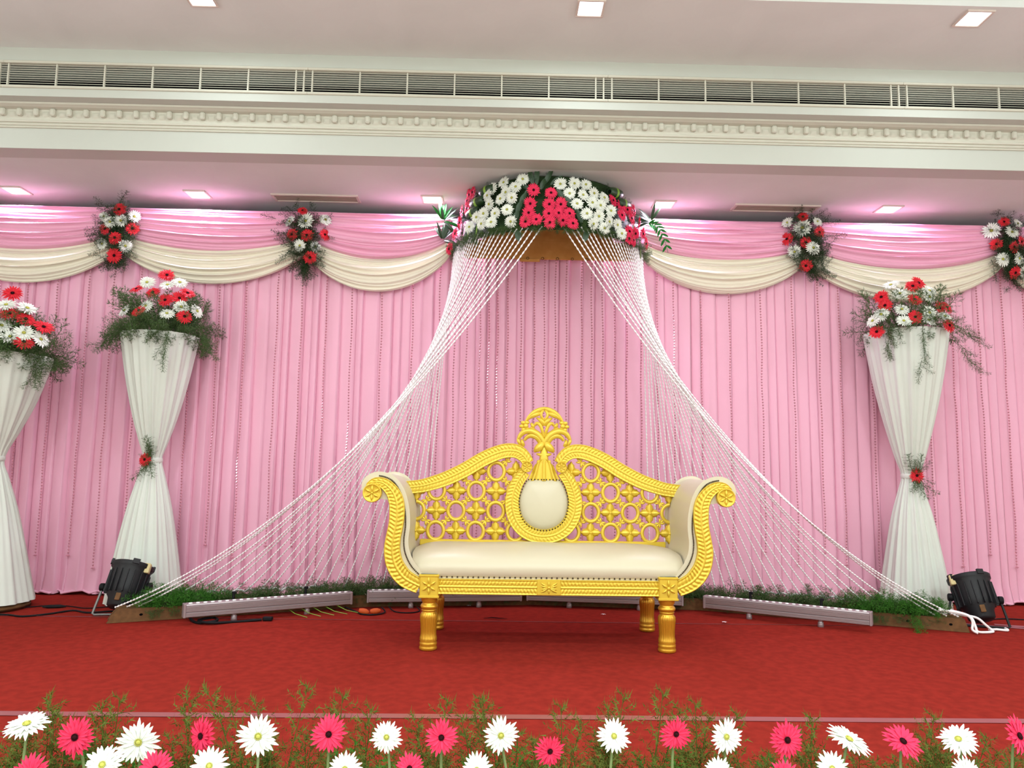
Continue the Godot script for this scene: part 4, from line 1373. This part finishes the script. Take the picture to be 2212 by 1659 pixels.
	# spiky fronds at both ends, lit from the lamps beside them
	for e in [[-0.86, 3.34, 0.22, -1.0, 20, "spiky green leaf tuft at the left end of the canopy"], [-0.86, 3.17, 0.20, -0.9, 14, "lower leaf tuft under the spiky one at the canopy's left end"], [1.02, 3.38, 0.20, 1.0, 12, "small dark leaf tuft above the right end of the canopy"]]:
		var r := thing("leaf_tuft", e[5], "leaves", Vector3(e[0], e[1], e[2]))
		for k in int(e[4]):
			var s := Shape.new()
			var a: float = PI / 2.0 + e[3] * rng.randf_range(-0.6, 2.3)
			var d := Vector3(cos(a), sin(a), rng.randf_range(-0.1, 0.7))
			leaf_shape(s, d * 0.015, d, Vector3(0, 0.4, 1), rng.randf_range(0.10, 0.17), 0.013, 0.04)
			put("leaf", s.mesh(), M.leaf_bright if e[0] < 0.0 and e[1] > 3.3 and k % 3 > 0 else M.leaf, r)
	var f := thing("fern_frond", "bright green frond arching down beside the canopy's right end", "frond", Vector3(1.0, 3.36, 0.22))
	var path := PackedVector3Array()
	for i in 9:
		var g := i / 8.0
		path.append(Vector3(0.17 * g, -0.24 * g * g - 0.03 * g, 0.06 * sin(g * 3.0)))
	var rib := Shape.new()
	rib.tube(path, [0.004, 0.002], 5)
	put("rib", rib.mesh(), M.leaf_bright, f)
	for i in 8:
		for sd in [-1.0, 1.0]:
			var s := Shape.new()
			var d := (path[mini(i + 1, 8)] - path[i]).normalized()
			var side: Vector3 = Vector3(-d.y, d.x, 0) * sd
			leaf_shape(s, path[i], d * 0.8 + side * 0.8, Vector3.BACK, 0.07, 0.011, 0.01)
			put("leaflet", s.mesh(), M.leaf_bright, f)


func on_ring(r: Array) -> Array:
	var y: float = 3.0 + r[2]
	return [ring(r[1], y, 0.075), r[1] * 0.9 + rng.randf_range(-0.25, 0.25), rng.randf_range(-0.25, 0.2) + (y - 3.25) * 0.5]


func cord_shape(a: Vector3, b: Vector3, sag: float) -> Shape:
	# a two-strand twist: an oval section that turns as it goes
	var long := a.distance_to(b) + sag * 0.25
	var count := int(long / 0.0075)
	var p := PackedVector3Array()
	for i in count + 1:
		var f := float(i) / count
		var c := a.lerp(b, f) - Vector3(0, sag * 4.0 * f * (1.0 - f), 0)
		var t := (b - a - Vector3(0, sag * 4.0 * (1.0 - 2.0 * f), 0)).normalized()
		var x := t.cross(Vector3.BACK).normalized()
		var y := t.cross(x)
		var turn := f * long / 0.030 * PI
		for j in 6:
			var g := TAU * j / 6.0
			var q := Vector2(cos(g) * 0.0074, sin(g) * 0.0038).rotated(turn)
			p.append(c + x * q.x + y * q.y)
	var s := Shape.new()
	s.grid(p, count + 1, 6, true)
	return s


func cords() -> void:
	var names := ["left", "right"]
	for side in 2:
		var d := -1.0 if side == 0 else 1.0
		var total := 26
		for i in total:
			var f := float(i) / (total - 1)      # 0: the cord that reaches farthest out
			var a := ring(d * lerpf(0.09, 1.34, pow(f, 0.9)) + (-0.03 if side == 0 else -0.02), 3.06 + rng.randf_range(-0.015, 0.015), 0.02)
			var g := pow(f, 0.86)
			var x := lerpf(3.07, 0.98, g)
			var z := planter_front(x) - 0.10 - 0.05 * rng.randf()
			var b := Vector3(d * x, 0.16 - 0.04 * (1.0 - f) + 0.03 * rng.randf(), z)
			if i < 3:
				b = Vector3(d * (3.06 - 0.07 * i), 0.105, planter_front(3.06 - 0.07 * i) - 0.03)
			var sag: float = 0.42 * pow(clampf((absf(b.x - a.x) - 0.15) / 2.85, 0.0, 1.0), 1.1) + rng.randf_range(0.0, 0.03)
			var o := put("white_rope", cord_shape(a, b, sag).mesh(), M.cord)
			tag(o, "white twisted rope from canopy to %s planter, %s from the outer end" % [names[side], nth(i + 1)], "rope", "white ropes to the %s planter" % names[side])
	# loops of the same cord lying along the planters
	for side in 2:
		var d := -1.0 if side == 0 else 1.0
		var path := PackedVector3Array()
		for i in 80:
			var f := i / 79.0
			var x := lerpf(2.55, 1.72, f)
			path.append(Vector3(d * x, 0.15 + 0.022 * absf(sin(f * 30.0)), planter_front(x) - 0.13 + 0.02 * cos(f * 30.0)))
		var s := Shape.new()
		s.tube(path, [0.008], 6)
		tag(put("rope_loops", s.mesh(), M.cord), "looped white rope lying along the top of the %s planter" % names[side], "rope")
	# loose ends at the right planter
	var ends := [[PackedVector3Array([Vector3(3.03, 0.13, 1.15), Vector3(3.10, 0.115, 1.19), Vector3(3.19, 0.10, 1.21), Vector3(3.25, 0.05, 1.22), Vector3(3.30, 0.018, 1.20), Vector3(3.36, 0.012, 1.17), Vector3(3.42, 0.012, 1.20), Vector3(3.45, 0.012, 1.13)]), "loose white rope end trailing across the carpet past the right planter"],
		[PackedVector3Array([Vector3(3.04, 0.14, 1.14), Vector3(3.11, 0.12, 1.25), Vector3(3.13, 0.06, 1.28), Vector3(3.14, 0.02, 1.29), Vector3(3.20, 0.012, 1.28), Vector3(3.28, 0.012, 1.25), Vector3(3.29, 0.014, 1.19)]), "loose white rope end curled on the carpet at the right planter"],
		[PackedVector3Array([Vector3(2.92, 0.15, 1.19), Vector3(3.02, 0.145, 1.25), Vector3(3.10, 0.12, 1.26), Vector3(3.12, 0.08, 1.27), Vector3(3.11, 0.03, 1.28), Vector3(3.13, 0.012, 1.31)]), "white rope end knotted round the corner of the right planter"]]
	for e in ends:
		var s := Shape.new()
		var c := Curve3D.new()
		for i in e[0].size():
			var q: PackedVector3Array = e[0]
			var tan_ := (q[mini(i + 1, q.size() - 1)] - q[maxi(i - 1, 0)]) / 6.0
			c.add_point(q[i], -tan_, tan_)
		var pts := PackedVector3Array()
		for i in 41:
			pts.append(c.sample_baked(c.get_baked_length() * i / 40.0, true))
		s.tube(pts, [0.009], 7)
		tag(put("loose_rope", s.mesh(), M.cord), e[1], "rope")


# ---------------------------------------------------------------- planters, light bars, spotlights
const BED := [Vector2(-3.09, 1.25), Vector2(-1.36, 0.47), Vector2(0.0, 0.30), Vector2(1.38, 0.47), Vector2(3.11, 1.25)]


func planter_front(x: float) -> float:
	var k := absf(x)
	return lerpf(0.30, 0.47, k / 1.37) if k < 1.37 else lerpf(0.47, 1.25, (k - 1.37) / 1.73)


func planters() -> void:
	var names := ["left wooden planter plank box, its end by the left spotlight", "planter box behind the left half of the sofa", "planter box behind the right half of the sofa", "right wooden planter plank box, its end by the right spotlight"]
	for k in 4:
		var a: Vector2 = BED[k]
		var b: Vector2 = BED[k + 1]
		var long := a.distance_to(b)
		var t := thing("planter_box", names[k], "planter", Vector3((a.x + b.x) / 2.0, 0, (a.y + b.y) / 2.0), "wooden planters along the cords")
		t.rotation.y = -atan2(b.y - a.y, b.x - a.x)
		var s := Shape.new()
		var cut0 := 0.07 if k == 0 else 0.0
		var cut1 := 0.03 if k == 3 else 0.0
		# the front plank, bevelled at its outer end
		var poly := PackedVector2Array([Vector2(-long / 2.0, 0.002), Vector2(-long / 2.0 + cut0 * 0.4, 0.05), Vector2(-long / 2.0 + cut0, 0.095), Vector2(long / 2.0 - cut1, 0.095), Vector2(long / 2.0, 0.002)])
		for z in [0.0, -0.145]:
			var board := Shape.new()
			for i in poly.size():
				var c := poly[i]
				var d := poly[(i + 1) % poly.size()]
				board.face([Vector3(c.x, c.y, z), Vector3(d.x, d.y, z), Vector3(d.x, d.y, z - 0.025), Vector3(c.x, c.y, z - 0.025)], Vector3(0, 0.05, z - 0.012))
			for zz in [z, z - 0.025]:
				var f := []
				for c in poly:
					f.append(Vector3(c.x, c.y, zz))
				board.face(f, Vector3(0, 0.05, z - 0.012))
			put("plank", board.mesh(), M.wood, t)
		s.span(-long / 2.0 + 0.08, long / 2.0 - 0.03, 0.002, 0.075, -0.145, -0.02)
		put("filling", s.mesh(), M.fern_dark, t)
		if k == 0 or k == 3:
			for x in [0.22, 0.5]:
				s = Shape.new()
				var px: float = (-long / 2.0 + x) if k == 0 else (long / 2.0 - x + 0.1)
				s.ball(Vector3(px, 0.05, 0.001), Vector3(0.012, 0.009, 0.003), 4, 8)
				put("bolt_hole", s.mesh(), M.dark, t)
		var spots := []
		var fresh := []
		for i in 420:
			var u := rng.randf_range(0.13 if k == 0 else 0.0, 0.90 if k == 3 else 1.0)
			var q := a.lerp(b, u)
			var edge := 1.0 - u if k == 0 else u if k == 3 else 0.0
			var at := Vector3(q.x, 0.075 + 0.03 * rng.randf(), q.y - 0.02 - 0.13 * rng.randf())
			var sp := spray(at, Vector3(rng.randfn(0, 0.9), 0.35 + rng.randf() * 0.4, rng.randfn(0.1, 0.5)), rng.randf_range(0.09, 0.19), 1.3)
			if edge > 0.6 and (i % 3 > 0):
				fresh.append(sp)
			else:
				spots.append(sp)
		for i in 60:
			var q := a.lerp(b, rng.randf_range(0.1, 1.0) if k == 0 else rng.randf_range(0.0, 0.9))
			spots.append(spray(Vector3(q.x, 0.075, q.y + 0.005), Vector3(rng.randfn(0, 0.8), -0.5, 0.5), rng.randf_range(0.06, 0.10), 1.3))
		ferns("planter_fern", "low green fern filling the " + names[k].split(",")[0], spots, M.fern, 0, "fern in the planters")
		if fresh.size() > 0:
			for i in 120:
				var u := rng.randf_range(0.11, 0.36)
				var q := a.lerp(b, u) if k == 0 else b.lerp(a, u)
				fresh.append(spray(Vector3(q.x, 0.085 + 0.05 * rng.randf(), q.y - 0.01 - 0.13 * rng.randf()), Vector3(rng.randfn(0, 0.8), 0.5, rng.randfn(0.25, 0.4)), rng.randf_range(0.10, 0.18), 1.4))
			ferns("fresh_fern", "bright green fern heap on the outer end of the %s planter" % ["left", "", "", "right"][k], fresh, M.fern_fresh, 1)
	var s := []
	for i in 10:
		s.append(spray(Vector3(2.76 + rng.randfn(0, 0.02), 0.11 - 0.012 * i, 1.12 + 0.014 * i), Vector3(-0.35 + rng.randfn(0, 0.3), -0.6, 0.8), 0.11, 1.3))
	ferns("fern_sprig", "bright fern sprig spilling over the right planter plank onto the carpet", s, M.fern_fresh, 0)


func light_bar(a: Vector3, b: Vector3, label: String) -> void:
	# feet at a and b; the bar runs on past both
	var mid := (a + b) / 2.0
	var t := thing("light_bar", label, "light bar", Vector3(mid.x, 0, mid.z), "aluminium light bars on the stage floor")
	t.rotation.y = -atan2(b.z - a.z, b.x - a.x)
	var half := a.distance_to(b) / 2.0
	var long := half + 0.345
	var prof := PackedVector2Array()
	prof.append(Vector2(-0.035, 0.052))
	prof.append(Vector2(0.026, 0.050))
	for k in 8:
		var y := 0.056 + 0.0092 * k
		prof.append(Vector2(0.035 if k != 3 else 0.031, y))
		prof.append(Vector2(0.035 if k != 3 else 0.026, y + 0.0052))
		prof.append(Vector2(0.0305, y + 0.0058))
		prof.append(Vector2(0.0305, y + 0.0086))
	prof.append(Vector2(0.034, 0.134))
	prof.append(Vector2(0.030, 0.143))
	prof.append(Vector2(-0.030, 0.147))
	prof.append(Vector2(-0.036, 0.137))
	var s := Shape.new()
	s.extrude(prof, -long + 0.008, long - 0.008)
	put("housing", s.mesh(), M.alu, t)
	for sd in [-1.0, 1.0]:
		s = Shape.new()
		s.span(sd * long - 0.009, sd * long + 0.009, 0.048, 0.147, -0.036, 0.037, 0.004)
		put("end_cap", s.mesh(), M.alu, t)
		s = Shape.new()
		s.lathe(PackedVector2Array([Vector2(0.001, 0.0), Vector2(0.022, 0.0), Vector2(0.022, 0.022), Vector2(0.018, 0.024), Vector2(0.021, 0.026), Vector2(0.021, 0.034), Vector2(0.015, 0.036), Vector2(0.017, 0.038), Vector2(0.017, 0.056)]), 18, Transform3D(Basis(), Vector3(sd * half, 0, 0)))
		put("foot", s.mesh(), M.alu, t)
		s = Shape.new()
		s.tube(PackedVector3Array([Vector3(sd * half, 0.10, -0.05), Vector3(sd * half, 0.185, -0.055)]), [0.010], 8)
		s.box(Vector3(sd * half + 0.004, 0.19, -0.055), Vector3(0.03, 0.02, 0.02), 0.004)
		put("clamp_screw", s.mesh(), M.rubber, t)
	s = Shape.new()
	for k in 24:
		s.ball(Vector3(lerpf(-long + 0.04, long - 0.04, k / 23.0), 0.146, 0.004), Vector3(0.016, 0.006, 0.016), 4, 8)
	tag(put("lens_row", s.mesh(), M.label if false else M.cord, t), "", "", "", "stuff")


func light_bars() -> void:
	light_bar(Vector3(-2.25, 0, 1.076), Vector3(-1.785, 0, 0.80), "long aluminium light bar in front of the left planter")
	light_bar(Vector3(-1.019, 0, 0.49), Vector3(-0.467, 0, 0.42), "aluminium light bar seen under the left half of the sofa")
	light_bar(Vector3(0.28, 0, 0.40), Vector3(0.849, 0, 0.478), "aluminium light bar seen under the right half of the sofa")
	light_bar(Vector3(1.648, 0, 0.80), Vector3(2.091, 0, 1.081), "long aluminium light bar in front of the right planter")


func stage_lamp(where: Vector3, lean: float, turn: float, label: String) -> void:
	var t := thing("spotlight", label, "spotlight", where, "black spotlights on the stage floor")
	t.rotation.y = turn
	var tilt := Transform3D(Basis(Vector3.RIGHT, -0.42) * Basis(Vector3.BACK, -lean), Vector3(0, 0.20, 0))
	var s := Shape.new()
	var prof := PackedVector2Array([Vector2(0.01, -0.17), Vector2(0.075, -0.165), Vector2(0.092, -0.15), Vector2(0.098, -0.10), Vector2(0.122, -0.06), Vector2(0.128, -0.02), Vector2(0.134, 0.06), Vector2(0.140, 0.13), Vector2(0.150, 0.135), Vector2(0.152, 0.165), Vector2(0.146, 0.17), Vector2(0.13, 0.165), Vector2(0.125, 0.14), Vector2(0.01, 0.13)])
	s.lathe(prof, 40, tilt)
	put("housing", s.mesh(), M.black, t)
	for k in 18:
		var f := Shape.new()
		var a := TAU * k / 18.0
		f.box(Vector3(0.131, 0.02, 0), Vector3(0.03, 0.17, 0.007), 0.002, tilt * Transform3D(Basis(Vector3.UP, a), Vector3.ZERO))
		put("cooling_fin", f.mesh(), M.black, t)
	s = Shape.new()
	s.box(Vector3(0.125 * signf(lean), 0.14, 0.06), Vector3(0.045, 0.075, 0.04), 0.004, tilt)
	put("clip", s.mesh(), M.label, t)
	for k in 4:
		s = Shape.new()
		var a := TAU * k / 4.0 + 0.4
		s.box(Vector3(0.148, 0.165, 0), Vector3(0.02, 0.04, 0.05), 0.003, tilt * Transform3D(Basis(Vector3.UP, a), Vector3.ZERO))
		put("gel_holder", s.mesh(), M.black, t)
	s = Shape.new()
	s.box(Vector3(0.0, -0.1, 0.108), Vector3(0.035, 0.055, 0.012), 0.003, tilt)
	put("socket_plate", s.mesh(), M.wood, t)
	# the stirrup that carries it
	s = Shape.new()
	var arc := PackedVector3Array([Vector3(-0.165, 0.20, 0), Vector3(-0.185, 0.11, 0.03), Vector3(-0.205, 0.018, 0.06), Vector3(-0.19, 0.010, 0.065), Vector3(0.19, 0.010, 0.065), Vector3(0.205, 0.018, 0.06), Vector3(0.185, 0.11, 0.03), Vector3(0.165, 0.20, 0)])
	s.tube(arc, [0.0095], 6)
	put("stirrup", s.mesh(), M.grey_metal if lean > 0.0 else M.black, t)
	for sd in [-1.0, 1.0]:
		s = Shape.new()
		s.lathe(PackedVector2Array([Vector2(0.001, 0.0), Vector2(0.028, 0.0), Vector2(0.030, 0.01), Vector2(0.030, 0.03), Vector2(0.024, 0.036), Vector2(0.001, 0.036)]), 12, Transform3D(Basis(Vector3.BACK, -sd * PI / 2.0), Vector3(sd * 0.15, 0.20, 0)))
		put("knob", s.mesh(), M.rubber, t)


func stage_lamps() -> void:
	stage_lamp(Vector3(-3.14, 0, 0.88), 0.13, 0.15, "black stage spotlight on its stirrup at the left end of the planters")
	stage_lamp(Vector3(3.33, 0, 0.98), -0.17, -0.35, "black stage spotlight on its stirrup at the right end of the planters")


func cable(points: Array, r: float, mat: Material, called: String, label: String) -> void:
	var c := Curve3D.new()
	for i in points.size():
		var t: Vector3 = (points[mini(i + 1, points.size() - 1)] - points[maxi(i - 1, 0)]) / 5.0
		c.add_point(points[i], -t, t)
	var p := PackedVector3Array()
	var count := int(c.get_baked_length() / 0.025) + 2
	for i in count + 1:
		p.append(c.sample_baked(c.get_baked_length() * i / count, true))
	var s := Shape.new()
	s.tube(p, [r], 6)
	tag(put(called, s.mesh(), mat), label, "cable")


# ---------------------------------------------------------------- what lies on the floor
func floor_bits() -> void:
	var h := 0.007
	cable([Vector3(-4.1, h, 0.98), Vector3(-3.93, h, 1.00), Vector3(-3.80, h, 1.05), Vector3(-3.68, h, 0.96), Vector3(-3.56, h, 0.80), Vector3(-3.42, h, 0.88), Vector3(-3.22, h, 0.80), Vector3(-3.12, h, 0.90)], 0.007, M.rubber, "power_cable", "thick black cable snaking from the left edge to the left spotlight")
	cable([Vector3(-4.0, h, 0.70), Vector3(-3.86, h, 0.60), Vector3(-3.70, h, 0.62), Vector3(-3.52, h, 0.70), Vector3(-3.36, h, 0.62), Vector3(-3.16, h, 0.72)], 0.004, M.rubber, "thin_cable", "thin black cable behind the thick one at the left spotlight")
	cable([Vector3(3.40, h, 0.92), Vector3(3.62, h, 0.74), Vector3(3.84, h, 0.74), Vector3(4.1, h, 0.83), Vector3(4.6, h, 0.80)], 0.005, M.rubber, "power_cable", "black cable running to the right edge from the right spotlight")
	cable([Vector3(-2.58, 0.02, 1.07), Vector3(-2.50, h, 1.18), Vector3(-2.42, 0.012, 1.24), Vector3(-2.33, 0.02, 1.20), Vector3(-2.38, 0.028, 1.13), Vector3(-2.46, 0.022, 1.20), Vector3(-2.36, 0.016, 1.26), Vector3(-2.22, h, 1.17), Vector3(-2.04, 0.012, 1.10)], 0.010, M.rubber, "coiled_cable", "coiled black cable with a plug in front of the left light bar")
	cable([Vector3(-1.52, 0.03, 0.66), Vector3(-1.42, h, 0.72), Vector3(-1.36, h, 0.82), Vector3(-1.26, h, 0.84), Vector3(-1.19, 0.012, 0.76), Vector3(-1.23, 0.03, 0.66)], 0.006, M.rubber, "cable_loop", "black cable loop between the two left light bars")
	cable([Vector3(-1.18, 0.03, 0.62), Vector3(-1.12, h, 0.70), Vector3(-1.0, h, 0.74), Vector3(-0.93, h, 0.66), Vector3(-0.96, 0.02, 0.58)], 0.005, M.rubber, "cable_loop", "smaller black cable loop just left of the sofa leg")
	for k in 2:
		var c := Shape.new()
		c.lathe(PackedVector2Array([Vector2(0.001, -0.04), Vector2(0.012, -0.036), Vector2(0.022, -0.014), Vector2(0.022, 0.014), Vector2(0.014, 0.04), Vector2(0.001, 0.042)]), 12, Transform3D(Basis(Vector3.BACK, 1.35 + 0.3 * k), Vector3(-1.345 + 0.085 * k, 0.024, 0.80 - 0.02 * k)))
		tag(put("cable_plug", c.mesh(), M.rust), ["left", "right"][k] + "hand orange cable plug in the loop between the left light bars", "plug", "orange plugs")
	var d := Shape.new()
	d.box(Vector3(-2.0, 0.016, 1.085), Vector3(0.07, 0.028, 0.04), 0.006)
	tag(put("cable_plug", d.mesh(), M.rubber), "black plug at the end of the coiled cable by the left light bar", "plug")
	var j := Shape.new()
	j.tube(PackedVector3Array([Vector3(-3.86, 0.014, 0.70), Vector3(-3.82, 0.014, 0.69), Vector3(-3.74, 0.014, 0.67), Vector3(-3.70, 0.012, 0.66)]), [0.006, 0.014, 0.014, 0.006], 8)
	tag(put("cable_plug", j.mesh(), M.rubber), "small black cable joint beside the pillar at the left edge", "plug")
	# seams and tape on the carpet
	var tapes := [[Vector3(-6.4, 0, 3.245), Vector3(6.4, 0, 3.215), 0.062, "wide pale plastic tape strip across the stage front, behind the flower row"], [Vector3(-6.4, 0, 1.005), Vector3(6.4, 0, 1.035), 0.012, "thin pale carpet seam across the stage under the sofa"],
		[Vector3(3.12, 0, 1.16), Vector3(4.5, 0, 1.36), 0.0, ""], [Vector3(3.30, 0, 1.10), Vector3(4.4, 0, 0.62), 0.0, ""]]
	for e in tapes:
		if e[2] == 0.0:
			continue
		var s := Shape.new()
		var n := 60
		var p := PackedVector3Array()
		for i in 3:
			for k in n + 1:
				var f := float(k) / n
				var q: Vector3 = e[0].lerp(e[1], f)
				p.append(q + Vector3(0, 0.0025 + 0.0012 * sin(f * 90.0) * (1.0 if i == 1 else 0.2), (i - 1) * e[2] * 0.5 + 0.004 * sin(f * 23.0)))
		s.grid(p, 3, n + 1)
		tag(put("floor_tape", s.mesh(), M.tape), e[3], "tape")
	for k in 3:
		var s := Shape.new()
		var a: Vector3 = [Vector3(3.22, 0.003, 0.90), Vector3(3.50, 0.0035, 0.93), Vector3(3.40, 0.004, 1.02)][k]
		var b: Vector3 = [Vector3(4.30, 0.003, 1.36), Vector3(4.42, 0.0035, 1.30), Vector3(4.05, 0.004, 1.02)][k]
		var w: Vector3 = Vector3(-(b - a).z, 0, (b - a).x).normalized() * [0.028, 0.022, 0.016][k]
		s.grid(PackedVector3Array([a - w, b - w, a + w, b + w]), 2, 2)
		tag(put("floor_tape", s.mesh(), M.tape), ["lower of two slanting tape strips", "upper of two slanting tape strips", "short level tape strip"][k] + " on the carpet beside the right spotlight", "tape")
	# scraps
	var scraps := [[0.52, 0.72, "by the sofa's back right leg"], [1.40, 0.98, "left of the right light bar"], [-0.55, 0.40, "under the left half of the sofa"]]
	for e in scraps:
		var s := Shape.new()
		for k in 5:
			var a: float = TAU * k / 5.0 + e[0]
			leaf_shape(s, Vector3(0, 0.004, 0), Vector3(cos(a), 0.25, sin(a)), Vector3.UP, 0.022, 0.006, 0.004)
		var o := put("petal_scrap", s.mesh(), M.cord)
		o.position = Vector3(e[0], 0.003, e[1])
		tag(o, "small white petal scrap on the red carpet " + e[2], "petal")
	var twig := Shape.new()
	twig.tube(PackedVector3Array([Vector3(-0.42, 0.006, 0.93), Vector3(-0.36, 0.012, 0.925), Vector3(-0.30, 0.010, 0.94), Vector3(-0.24, 0.006, 0.93)]), [0.003, 0.009, 0.008, 0.002], 6, 0.4, Vector3.UP)
	tag(put("dry_leaf", twig.mesh(), M.dark_eye), "dark curled leaf lying on the carpet under the sofa", "leaf")
	for k in 5:
		var s := Shape.new()
		var x := -1.95 + 0.09 * k
		s.tube(PackedVector3Array([Vector3(x, 0.05, 0.80 - 0.03 * k), Vector3(x + 0.10, 0.02, 0.90 - 0.04 * k), Vector3(x + 0.21, 0.006, 0.97 - 0.05 * k)]), [0.004, 0.003], 5)
		tag(put("cut_stem", s.mesh(), M.leaf_stripe), "pale cut flower stem lying under the left light bar, %s from the left" % nth(k + 1), "stem", "cut stems under the left light bar")


# ---------------------------------------------------------------- the flower row along the stage front
func front_row() -> void:
	var t := thing("flower_trough", "long low trough along the stage front that holds the row of gerberas", "trough", Vector3(-0.2, 0, 4.80))
	var s := Shape.new()
	s.span(-2.3, 2.3, 0.002, 0.10, -0.16, -0.14, 0.003)
	s.span(-2.3, 2.3, 0.002, 0.10, 0.14, 0.16, 0.003)
	s.span(-2.3, -2.28, 0.002, 0.10, -0.14, 0.14, 0.003)
	s.span(2.28, 2.3, 0.002, 0.10, -0.14, 0.14, 0.003)
	put("trough_sides", s.mesh(), M.black, t)
	s = Shape.new()
	s.span(-2.28, 2.28, 0.002, 0.085, -0.14, 0.14)
	put("foam", s.mesh(), M.fern_dark, t)
	var seen := [[0, 0], [0, 0]]
	for e in FRONT_ROW:
		var kind: int = e[0]
		var low: int = 1 if e[2] < 0.385 else 0
		seen[low][kind] += 1
		var z := 4.75 + 0.10 * low
		var b := bloom(kind, Vector3(e[1], e[2], z), e[3], e[4], e[5], "%s gerbera in the front flower row, %s of its colour in the %s line" % [["white", "pink-red"][kind], nth(seen[low][kind]), ["upper", "lower"][low]], "gerberas of the front flower row", true)
		var st := Shape.new()
		var back := (b.basis.orthonormalized() * Vector3(0, 0, -1)) * 0.05
		var foot := Vector3(rng.randfn(0, 0.03) + 0.02, 0.08 - e[2], 4.80 - z + rng.randfn(0, 0.03))
		var path := PackedVector3Array()
		for i in 9:
			var f := i / 8.0
			path.append((Vector3.ZERO * pow(1 - f, 3) + back * 0.2) * pow(1 - f, 2) + 2.0 * f * (1 - f) * (back * 1.4 + foot * 0.35) + f * f * foot)
		st.tube(path, [0.0042, 0.0036, 0.0038, 0.004, 0.0042], 7)
		var m := put("flower_stem", st.mesh(), M.stem, b)
		m.transform = b.transform.affine_inverse() * Transform3D(Basis(), b.position)
	var spots := []
	for i in 330:
		var x := rng.randf_range(-2.2, 1.85)
		var wave := 0.5 + 0.5 * sin(x * 7.3 + 0.6) * sin(x * 3.1)
		var d := Vector3(rng.randfn(0, 0.35), 1.0, -absf(rng.randfn(0.0, 0.2)))
		spots.append(spray(Vector3(x, rng.randf_range(0.06, 0.16), 4.61 + rng.randf_range(-0.06, 0.05)), d, rng.randf_range(0.16, 0.27) + 0.10 * wave * rng.randf(), 1.0))
	for e in [[-1.88, .50], [-1.64, .47], [-1.57, .49], [-1.46, .49], [-1.22, .50], [-1.06, .53], [-0.94, .53], [-0.84, .51], [-0.75, .48], [-0.54, .49], [-0.37, .50], [-0.31, .48], [-0.14, .48], [-0.05, .52], [0.09, .53], [0.22, .50], [0.26, .48], [0.55, .45], [0.92, .46]]:
		for i in 2:
			spots.append(spray(Vector3(e[0] + rng.randfn(0, 0.02), e[1] - 0.36, 4.58), Vector3(rng.randfn(0.03, 0.12), 1.0, -absf(rng.randfn(0, 0.06))), 0.34 + 0.05 * i, 0.7))
	ferns("front_fern", "olive green feathery fern growing among the front row of gerberas", spots, M.fern_front, 0)
	var tips := []
	for i in 120:
		var x := rng.randf_range(-2.1, 1.8)
		tips.append(spray(Vector3(x, rng.randf_range(0.10, 0.22), 4.66 + rng.randf_range(-0.1, 0.05)), Vector3(rng.randfn(0, 0.5), 0.9, rng.randfn(0.0, 0.3)), rng.randf_range(0.12, 0.2), 1.3))
	ferns("fresh_fern", "brighter green fern tufts low among the front row of gerberas", tips, M.fern_fresh, 1)
